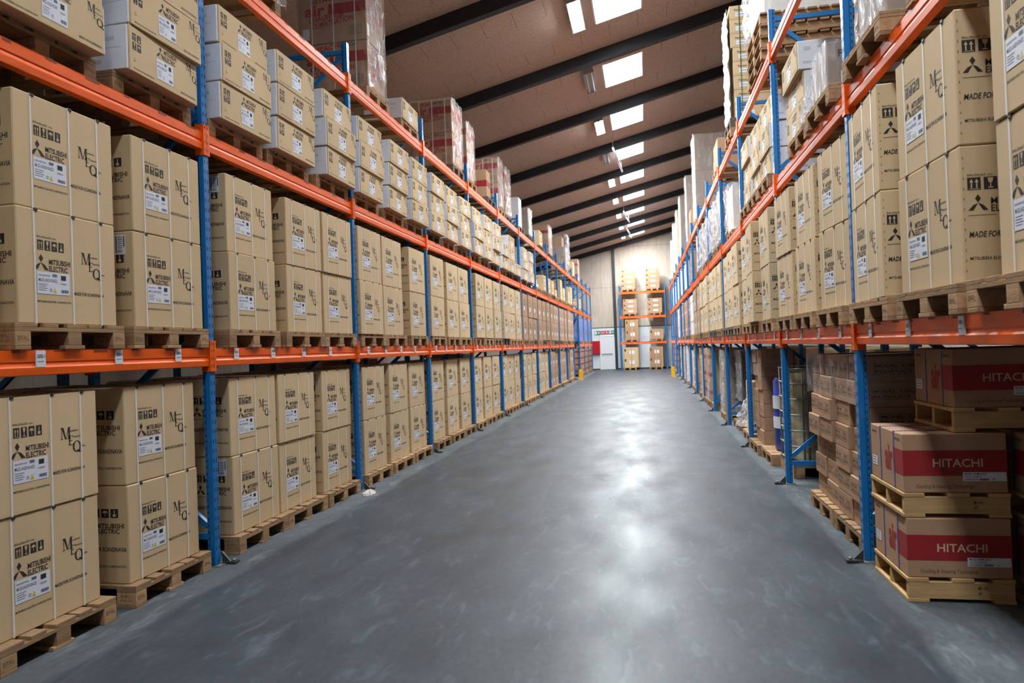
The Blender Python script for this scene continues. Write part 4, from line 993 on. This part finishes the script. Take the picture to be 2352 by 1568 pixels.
c_ = plain_carton('white_load', 1.56, 2.35, 12.56, 13.34, P2, 4.30, 'whiteload', 'white wrapped sack load on the second right level, third bay', None, cat='wrapped load')
film_wrap(1.56, 2.35, 12.56, 13.34, P2, 4.30, 'clear film around the white sack load on the second right level', seed=23, amp=.03, pad=.03, parent=c_)
for i, yy in enumerate((11.3, 13.85, 14.75, 15.70, 16.66, 17.56, 18.48, 19.6)):
    if i == 0: continue
    zt = 4.45
    c_ = plain_carton('wrapped_load', 1.54, 2.35, yy + .06, yy + .68, P2, zt, 'grey', 'grey load in crinkled film, second right level, %s past the white load' % ORD[i - 1], 'film covered grey loads', cat='wrapped load')
    pallet('right', yy, 1.48, Z2, 'pallet under the %s film covered grey load, second right level' % ORD[i - 1])
    film_wrap(1.525, 2.36, yy + .04, yy + .70, P2, zt + .01, 'crinkled clear film over the %s grey load, second right level' % ORD[i - 1], seed=30 + i, amp=.035, pad=.02, parent=c_)
stack_of('foam_ended_carton', 1.50, 2.2, 22.4, 23.1, P2, P2 + .9, 3, 'brown', 'brown carton with white foam end, second right level, seventh bay', 'far cartons on the second right level', film=None)
for k, yy in ((7, 25.2), (7, 26.3), (8, 28.2), (8, 29.2), (9, 31.0), (9, 32.0), (11, 36.6), (11, 37.6)):
    stack_of('white_carton', 1.52, 2.2, yy, yy + .75, P2, P2 + .95, 3, 'foam', 'white carton, %s pile, second right level, %s' % ('nearer' if (yy * 10) % 10 < 5 and yy not in (26.3, 29.2, 32.0, 37.6) else 'farther', bay(k)), 'white cartons on the second right level')
for k in (5, 6):
    pass
# brown and white loads on the first beam level further down the right rack
for k, yy, kk, nm in ((6, 22.4, 'foam', 'white'), (6, 23.3, 'foam', 'white'), (6, 24.15, 'brown', 'brown'), (7, 25.2, 'brown', 'brown'), (7, 26.1, 'brown', 'brown'), (7, 27.0, 'brown', 'brown'), (8, 28.0, 'brown', 'brown'), (8, 28.9, 'grey', 'grey'), (9, 30.8, 'brown', 'brown'), (9, 31.62, 'brown', 'brown'), (9, 32.6, 'foam', 'white'), (11, 36.5, 'brown', 'brown'), (12, 39.4, 'brown', 'brown')):
    q = {22.4: 'near', 23.3: 'middle', 24.15: 'far', 25.2: 'near', 26.1: 'middle', 27.0: 'far', 28.0: 'near', 28.9: 'middle', 30.8: 'near', 31.62: 'middle', 32.6: 'far'}.get(yy, 'near')
    stack_of('far_carton', 1.50, 2.2, yy, yy + .74, Z1 + PHT, Z1 + PHT + 1.27, 2, kk, '%s carton on the lowest beam, %s, %s pallet, right rack' % (nm, bay(k), q), 'far cartons on the lowest right beam')

# ------------------------------------------------------------------ right rack, top level
T3 = Z3 + PHT
for i, z in enumerate((Z3, Z3 + .138, Z3 + .276, Z3 + .414)):
    t = empty('timber_skid', (1.44, 8.50, z))
    for j in range(3): m = MB(); m.box(0, 1.18, .03 + j * .50, .13 + j * .50, .022, .115, 'wood', .003); m.build('bearer', t)
    m = MB()
    for j in range(9): m.box(j * .13, j * .13 + .10, 0, 1.16, .115, .137, 'wood', .002)
    m.build('deck', t)
    for j in range(3): m = MB(); m.box(.02 + j * .5, .14 + j * .5, 0, 1.16, 0, .022, 'wood', .002); m.build('bottom_board', t)
    tag(t, 'large timber skid, %s of four piled past the second right post, top level' % ('lowest', 'second', 'third', 'topmost')[i], 'skid')
c_ = plain_carton('wrapped_load', 1.50, 2.5, 8.56, 9.6, Z3 + .554, 6.6, 'whiteload', 'tall white load in film on the timber skids, top right level', None, cat='wrapped load')
film_wrap(1.50, 2.5, 8.56, 9.6, Z3 + .555, 6.6, 'loose clear film around the tall white load on the skids', seed=41, amp=.05, pad=.03, parent=c_)
t = empty('timber_skid', (1.44, 5.60, Z3))
for j in range(3): m = MB(); m.box(0, 1.18, .03 + j * .50, .13 + j * .50, .022, .115, 'wood', .003); m.build('bearer', t)
m = MB()
for j in range(9): m.box(j * .13, j * .13 + .10, 0, 1.16, .115, .137, 'wood', .002)
m.build('deck', t); tag(t, 'large timber skid past the first right post, top level', 'skid')
plain_carton('wrapped_load', 1.50, 2.5, 5.7, 6.7, Z3 + .138, 6.3, 'whiteload', 'white load on the nearest timber skid, top right level', None, cat='wrapped load')
def panas(near, ais, W, D, H):
    near.text('Panasonic', .10 * W, .62 * H, .032, 'ink', .20); near.rect(.12 * W, .22 * H, .42 * W, .50 * H, 'paper', .0012); near.rect(.15 * W, .33 * H, .36 * W, .37 * H, 'blueink', .0016)
    near.rect(.55 * W, .62 * H, .85 * W, .66 * H, 'greyink'); near.rect(.02 * W, .10 * H, .95 * W, .112 * H, 'greyink')
zb = Z3 + .30
for i in range(2): pallet('right', 11.55, 1.44, Z3 + i * .146, 'pallet under the tall lettered tan stack, %s one, top right level' % ('lower', 'upper')[i])
for i in range(8):
    o = (.05 if i < 5 else 0.)
    plain_carton('lettered_carton', 1.50 + o * .6, 2.25, 11.62, 12.32, zb + i * .225, zb + i * .225 + .223, 'tan', 'tan carton lettered Panasonic, %s from the bottom of the tall stack, top right level' % ORD[i], 'tall stack of lettered tan cartons', panas)
m = MB(); m.box(1.64, 1.65, 11.612, 11.618, zb, zb + 8 * .225 + .004, 'greenstrap'); m.box(1.64, 1.65, 11.612, 12.33, zb + 8 * .225 + .0, zb + 8 * .225 + .004, 'greenstrap'); tag(m.build('packing_strap'), 'green packing strap running up the tall lettered tan stack', 'strap')
def sheet(xa, y0, y1, z0, z1, label, seed, k='whiteload'):
    rr = random.Random(seed); m = MB(); nu, nv = 8, 24; vs = []
    for j in range(nv + 1):
        for i in range(nu + 1): vs.append((rr.uniform(-.03, .0), (y1 - y0) * i / nu, (z1 - z0) * j / nv))
    fs = [(j * (nu + 1) + i, (j + 1) * (nu + 1) + i, (j + 1) * (nu + 1) + i + 1, j * (nu + 1) + i + 1) for j in range(nv) for i in range(nu)]
    m.add(vs, fs, k); n = len(vs); m.add([(v[0] + .008, v[1], v[2]) for v in vs], [f[::-1] for f in fs], k)
    o = m.build('cover_sheet'); o.location = (xa, y0, z0); return tag(o, label, 'cover sheet')
sheet(1.47, 11.62, 12.3, zb + .02, zb + 1.76, 'crumpled white cover sheet on the aisle side of the tall lettered stack', 5)
def load3(x0, x1, y0, y1, z1, n, k, lab, film, seed, draw=None, side='right'):
    stack_of('top_level_carton', x0, x1, y0, y1, T3, z1, n, k, lab, lab + ' pile' if n > 1 else None, draw=draw, film=film, seed=seed, side=side)
load3(1.50, 2.25, 14.1, 14.9, 5.55, 2, 'brown', 'brown carton on the top right level, fourth bay', None, 50)
load3(1.50, 2.3, 19.85, 20.75, 7.30, 7, 'grey', 'grey brown carton in the tallest wrapped pile, top right level', 'shiny clear film around the tallest grey pile, top right level', 51)
load3(1.52, 2.3, 24.25, 24.88, 7.20, 6, 'grey', 'grey brown carton in the wrapped pile before the eighth right post', 'shiny clear film around the pile before the eighth right post', 52)
load3(1.50, 2.3, 28.1, 29.0, 7.3, 1, 'grey', 'slim grey wrapped block on the top right level, ninth bay', 'shiny clear film around the slim grey block, ninth bay', 53)
load3(1.50, 2.3, 31.0, 31.9, 7.3, 8, 'tan', 'tan carton in the far wrapped pile, top right level, tenth bay', 'shiny clear film around the far tan pile, tenth bay', 54, generic_print)
load3(1.48, 2.3, 34.9, 35.7, 7.4, 8, 'foam', 'white carton in the far pale pile, top right level, eleventh bay', None, 55, generic_print)
load3(1.48, 2.3, 37.9, 38.7, 7.0, 6, 'foam', 'white carton in the farthest pale pile, top right level', None, 56, generic_print)
load3(1.50, 2.3, 22.3, 23.0, 5.7, 2, 'brown', 'brown carton on the top right level, seventh bay', None, 57)

# ------------------------------------------------------------------ left rack, top level
def red_tall(near, ais, W, D, H):
    def one(f, L_, flip):
        f.rect(.45 * L_, .58 * H, L_, .80 * H, 'red'); f.text('air', .10 * L_, .59 * H, .24 * H, 'red', .30 * L_, bold=.03)
        f.text('HITACHI', .60 * L_, .90 * H, .045, 'ink', .24 * L_); f.text('HITACHI', .20 * L_, .82 * H, .07, 'red', .42 * L_, rot=.12, bold=.03)
        f.text('CHAUFFAGE', .16 * L_, .44 * H, .07, 'red', .52 * L_, rot=.12, bold=.03); f.text('CLIMATISATION', .20 * L_, .32 * H, .07, 'red', .62 * L_, rot=.12, bold=.03)
        for i in range(7): f.rect(.74 * L_, (.30 - .03 * i) * H, .94 * L_, (.308 - .03 * i) * H, 'ink')
        f.rect(.06 * L_, .10 * H, .16 * L_, .34 * H, 'paper', .0012)
    one(near, W, 0); one(ais, D, 1)
def red_tall_parts(r, hx, hy, H):
    for u in (-.62 * hx, .02 * hx, .66 * hx):
        m = MB(); m.box(u, u + .016, -hy - .003, -hy, 0, H + .002, 'strap'); m.box(u, u + .016, -hy, hy, H, H + .003, 'strap'); tag(m.build('strap', r), 'white plastic strap')
def tall_pile(y0, y1, x0, x1, z1, n, lab, seed, first='upper'):
    dz = (z1 - T3) / n
    for i in range(n):
        plain_carton('red_banded_carton', x0, x1, y0, y1, T3 + i * dz, T3 + (i + 1) * dz - .007, 'brown', '%s brown carton with red band and lettering, %s' % (['lower', 'upper', 'highest'][i], lab), 'tall red banded cartons on the top left level', red_tall, parts=red_tall_parts)
    film_wrap(x0, x1, y0, y1, T3, z1, 'clear shiny film around the red banded cartons, ' + lab, seed=seed, amp=.02, skirt=.12)
    pallet('left', (y0 + y1) / 2 - .4, x1 + .02, Z3, 'wooden pallet under the red banded cartons, ' + lab)
tall_pile(8.42, 9.02, -4.30, -3.37, 6.90, 3, 'top left level, past the second blue post', 61)
tall_pile(12.30, 12.98, -4.10, -3.34, 6.19, 2, 'top left level, before the third blue post', 62)
tall_pile(13.45, 14.05, -4.10, -3.36, 6.12, 2, 'top left level, fourth bay', 63)
tall_pile(16.42, 17.02, -4.10, -3.36, 6.20, 2, 'top left level, fifth bay near', 64)
tall_pile(17.35, 18.10, -4.10, -3.38, 6.20, 2, 'top left level, fifth bay far', 65)
plain_carton('red_banded_carton', -3.72, -3.37, 15.22, 15.60, T3, 5.62, 'brown', 'single brown carton with red band on a pallet before the fifth left post', None, red_print)
pallet('left', 15.1, -3.32, Z3, 'wooden pallet under the single red banded carton, top left level')
indoor_stack('left', 3, 1, 2, 9.62, Z3, True, -3.32, nh=1)
pallet('left', 5.35, LX + .0, Z3, 'wooden pallet wrapped at its edge, top left level, past the first post', near=True)
c_ = plain_carton('wrapped_load', -4.2, -3.40, 5.40, 6.1, T3 + .001, 6.4, 'darkload', 'dark wrapped load above the picture edge, top left level', None, cat='wrapped load')
film_wrap(-4.55, -3.30, 5.32, 6.18, T3 - .09, 6.42, 'clear film pulled down over the pallet edge, top left level', seed=66, amp=.012, pad=.015, skirt=.02, parent=c_)
load3(-3.9, -3.36, 19.2, 19.65, 5.82, 2, 'foam', 'slim white carton on the top left level, sixth bay', None, 67, None, 'left')
load3(-4.0, -3.36, 20.75, 21.4, 5.80, 4, 'grey', 'grey carton in the wrapped pile, top left level, sixth bay', 'clear film around the grey pile, top left level, sixth bay', 68, None, 'left')
load3(-4.0, -3.36, 25.2, 26.2, 6.05, 2, 'brown', 'red banded carton in film, top left level, eighth bay', 'clear film around the red banded pile, top left level, eighth bay', 69, red_print, 'left')
load3(-4.0, -3.36, 30.7, 31.6, 6.0, 1, 'grey', 'tall grey carton under a white bag, top left level, tenth bay', None, 70, None, 'left')
plain_carton('brown_carton', -4.0, -3.5, 30.75, 31.5, 6.0, 6.45, 'brown', 'brown carton on top of the tall grey one, top left level', None)
film_wrap(-4.02, -3.34, 30.68, 31.62, 5.2, 6.5, 'white plastic bag draped over the far tall pile, top left level', seed=71, amp=.05, pad=.03, k='film')
load3(-4.0, -3.36, 36.3, 37.1, 6.1, 2, 'brown', 'far red banded carton, top left level, twelfth bay', 'clear film around the far red banded pile, twelfth bay', 72, red_print, 'left')
load3(-3.9, -3.36, 23.0, 23.7, 5.5, 2, 'tan', 'tan carton on the top left level, seventh bay', None, 73, generic_print, 'left')
load3(-3.9, -3.36, 33.9, 34.6, 5.7, 2, 'tan', 'tan carton on the top left level, eleventh bay', None, 74, generic_print, 'left')
# left rack, second beam level beyond the low cartons
pallet('left', 21.9, LX, Z2, 'wooden pallet under the white bag, second left level')
heap('white_bag', -3.75, 22.45, .36, .55, .75, 'whiteload', 'slumped white bag on the second left level past the seventh post', 'bag', 12, z0=P2)
for k, yy, n in ((6, 23.5, 2), (7, 24.65, 2), (7, 25.6, 2), (7, 26.52, 1), (8, 28.3, 3), (8, 29.3, 2), (9, 31.2, 2), (9, 32.2, 3), (11, 36.6, 2)):
    q = {23.5: 'far', 24.65: 'near', 25.6: 'middle', 26.52: 'far', 28.3: 'near', 29.3: 'far', 31.2: 'near', 32.2: 'far'}.get(yy, 'near')
    stack_of('tan_carton', -3.95, -3.34, yy, yy + .6, P2, P2 + .27 * n, n, 'tan', 'plain tan carton, %s pile, second left level, %s' % (q, bay(k)), 'plain tan cartons, second left level', side='left')
# left rack beyond the cross passage
for k in (11, 12, 13):
    b0 = Y0L + PW + BAY * k
    for p, dy in enumerate((.1, 1.0, 1.9)):
        stack_of('red_print_carton', -4.0, -3.36, b0 + dy, b0 + dy + .74, G, 1.45, 4, 'brown', 'red print carton, %s pallet, %s, left floor level' % (POS[p], bay(k)), 'red print cartons past the cross passage', red_print, side='left')
        stack_of('blue_wrapped_load', -4.0, -3.36, b0 + dy, b0 + dy + .74, Z1 + PHT, Z1 + PHT + 1.2, 1, 'blueload', 'blue wrapped load on the lowest beam, %s pallet, %s, left rack' % (POS[p], bay(k)), 'blue wrapped loads past the cross passage', None, side='left')

# ------------------------------------------------------------------ cross rack against the far wall
ex0, ex1, ey = -1.56, 1.20, 43.75
xr = [ex0, ex1]
for i, xx in enumerate(xr):
    up_far.put((xx, ey, 0), 0, 'blue rack frame at the %s end of the cross rack by the far wall' % ('left', 'right')[i], 'rack frame', 'blue rack frames')
for lv, z in enumerate((1.72, 3.32, 4.83)):
    up = bm_far.put((ex0 + PW, ey, z), 0, 'orange beam, %s of the three fronting the far cross rack' % ('lowest', 'middle', 'top')[lv], 'rack beam', 'orange rack beams')
    up.scale = ((ex1 - ex0 - PW) / BL_, 1, 1)
def end_print(near, ais, W, D, H): near.rect(.38 * W, .35 * H, .72 * W, .68 * H, 'paper', .0012); near.rect(.05 * W, .6 * H, .16 * W, .85 * H, 'ink')
def crate_parts(r, hx, hy, H):
    for u in (-hx, -.02, hx - .06):
        m = MB(); m.box(u, u + .06, -hy - .02, -hy, 0, H, 'newwood'); m.build('crate_batten', r)
def end_pile(x0, w_, z0, n, h, label, k='brown', crate=False):
    pal_far.put((x0 - .04, ey - .02, z0), 0, 'wooden pallet under ' + label, 'pallet', 'wooden pallets')
    for i in range(n):
        plain_carton('end_rack_carton', x0 + rnd.uniform(-.02, .02), x0 + w_, ey + .0, ey + .9, z0 + PHT + i * h, z0 + PHT + (i + 1) * h - .003, k, '%s carton of %s' % (TI[i] if i < n - 1 or n > 3 else 'top', label), 'cartons on the far cross rack', end_print, parts=crate_parts if crate else None)
end_pile(-1.36, .84, 4.83, 4, .30, 'the pile at the top left of the cross rack'); end_pile(.10, .84, 4.83, 4, .30, 'the pile at the top right of the cross rack')
end_pile(-1.30, .84, 3.32, 3, .30, 'the pile at middle level left, cross rack'); end_pile(.20, .84, 3.32, 3, .30, 'the pile at middle level right, cross rack')
end_pile(-1.22, .78, 1.72, 2, .62, 'the pair at lower level left, cross rack', crate=True); end_pile(.26, .80, 1.72, 1, .60, 'the single crate at lower level right, cross rack', crate=True)
end_pile(-1.38, .92, 0, 2, .62, 'the crated floor pair at left, cross rack', 'tan', True); end_pile(.20, .80, 0, 2, .62, 'the crated floor pair at right, cross rack', 'brown', True)

# ------------------------------------------------------------------ back-to-back racks seen through the gaps
for k in range(-1, 5):
    y = Y0L + BAY * k
    up_far.put((LX - RD - .22, y, 0), ROT_L, 'blue frame of the rack behind the left rack, %s' % bay(k), 'rack frame', 'blue rack frames')
    y = Y0R + BAY * k
    up_far.put((RX + RD + .22, y + PW, 0), ROT_R, 'blue frame of the rack behind the right rack, %s' % bay(k), 'rack frame', 'blue rack frames')
    for p in range(2):
        plain_carton('rear_rack_carton', LX - RD - 1.15, LX - RD - .32, Y0L + BAY * k + .25 + p * 1.3, Y0L + BAY * k + 1.4 + p * 1.3, 0, 1.30 + .1 * ((k + p) % 3), 'grey' if (k + p) % 2 else 'brown',
                     '%s carton block %s, behind the left rack, %s' % (('brown', 'grey')[(k + p) % 2], ('nearer', 'farther')[p], bay(k)), 'carton blocks behind the racks', generic_print)
        plain_carton('rear_rack_carton', RX + RD + .32, RX + RD + 1.15, Y0R + BAY * k + .25 + p * 1.3, Y0R + BAY * k + 1.4 + p * 1.3, 0, 1.42, 'brown' if (k + p) % 2 else 'tan',
                     '%s carton block %s, behind the right rack, %s' % (('tan', 'brown')[(k + p) % 2], ('nearer', 'farther')[p], bay(k)), 'carton blocks behind the racks', generic_print)

# ------------------------------------------------------------------ lamps
LIT = {0: 1, 1: 0, 2: 1, 3: 0, 4: 1, 5: 1, 6: 1, 7: 1, 8: 1}
for i, y0 in enumerate((12.9, 16.4, 20.0, 23.5, 27.2, 30.7, 34.4, 37.9, 41.4)):
    r = empty('ceiling_lamp', (-1.13, y0, zc(-1.13) - .02)); L_ = 1.25
    r.rotation_euler = (0, -math.atan(ROOF_S), 0)
    m = MB(); m.prism([(-.13, -.12), (.13, -.12), (.09, -.02), (-.09, -.02)], 'y', 0, L_, 'lampshell'); m.build('housing', r)
    for x in (-.06, .06):
        m = MB(); m.tube([(x, .05, -.14), (x, L_ - .05, -.14)], .019, 'tube' if LIT[i] else 'foam', 10); tag(m.build('tube', r), 'glowing white tube' if LIT[i] else 'unlit tube')
    for ya in (-.02, L_): m = MB(); m.box(-.13, .13, ya, ya + .02, -.15, -.02, 'lampshell'); m.build('end_cap', r)
    tag(r, '%s twin tube ceiling lamp, %s from the camera beside the roof lights' % ('lit' if LIT[i] else 'unlit', ORD[i]), 'lamp', 'twin tube lamps under the roof')
    if LIT[i]:
        l = bpy.data.lights.new('lamp_light', 'AREA'); l.shape = 'RECTANGLE'; l.size = .22; l.size_y = L_; l.energy = LAMP_POWER; l.color = (.93, 1.0, .99)
        lo = bpy.data.objects.new('lamp_light', l); COL.objects.link(lo); lo.location = (-1.13, y0 + L_ / 2, zc(-1.13) - .21); lo.rotation_euler = (0, -math.atan(ROOF_S), 0)
for i, (y0, y1) in enumerate(((22.2, 25.6), (33.0, 36.4), (37.4, 41.5))):
    m = MB(); m.tube([(-.80, y0, 7.78), (-.62, y1, 7.86)], .035, 'foam', 8); m.tube([(-.80, y0 + .1, 7.78), (-.82, y0 + .1, 8.2)], .006, 'galv', 5); m.tube([(-.63, y1 - .1, 7.86), (-.65, y1 - .1, 8.24)], .006, 'galv', 5)
    tag(m.build('hanging_rod'), 'white rod hanging below the roof lights, %s of three' % ('nearest', 'middle', 'farthest')[i], 'rod', 'white rods under the roof lights')

# odds and ends on the floor
pal_far.put((1.67, 3.60, 0), ROT_R, 'wooden pallet corner at the very bottom right of the picture', 'pallet', 'wooden pallets')
heap('film_scrap', -3.16, 7.52, .07, .10, .05, 'whiteload', 'small crumpled scrap of white film on the floor by the second left post', 'litter', 3, z0=.001, amp=.3)
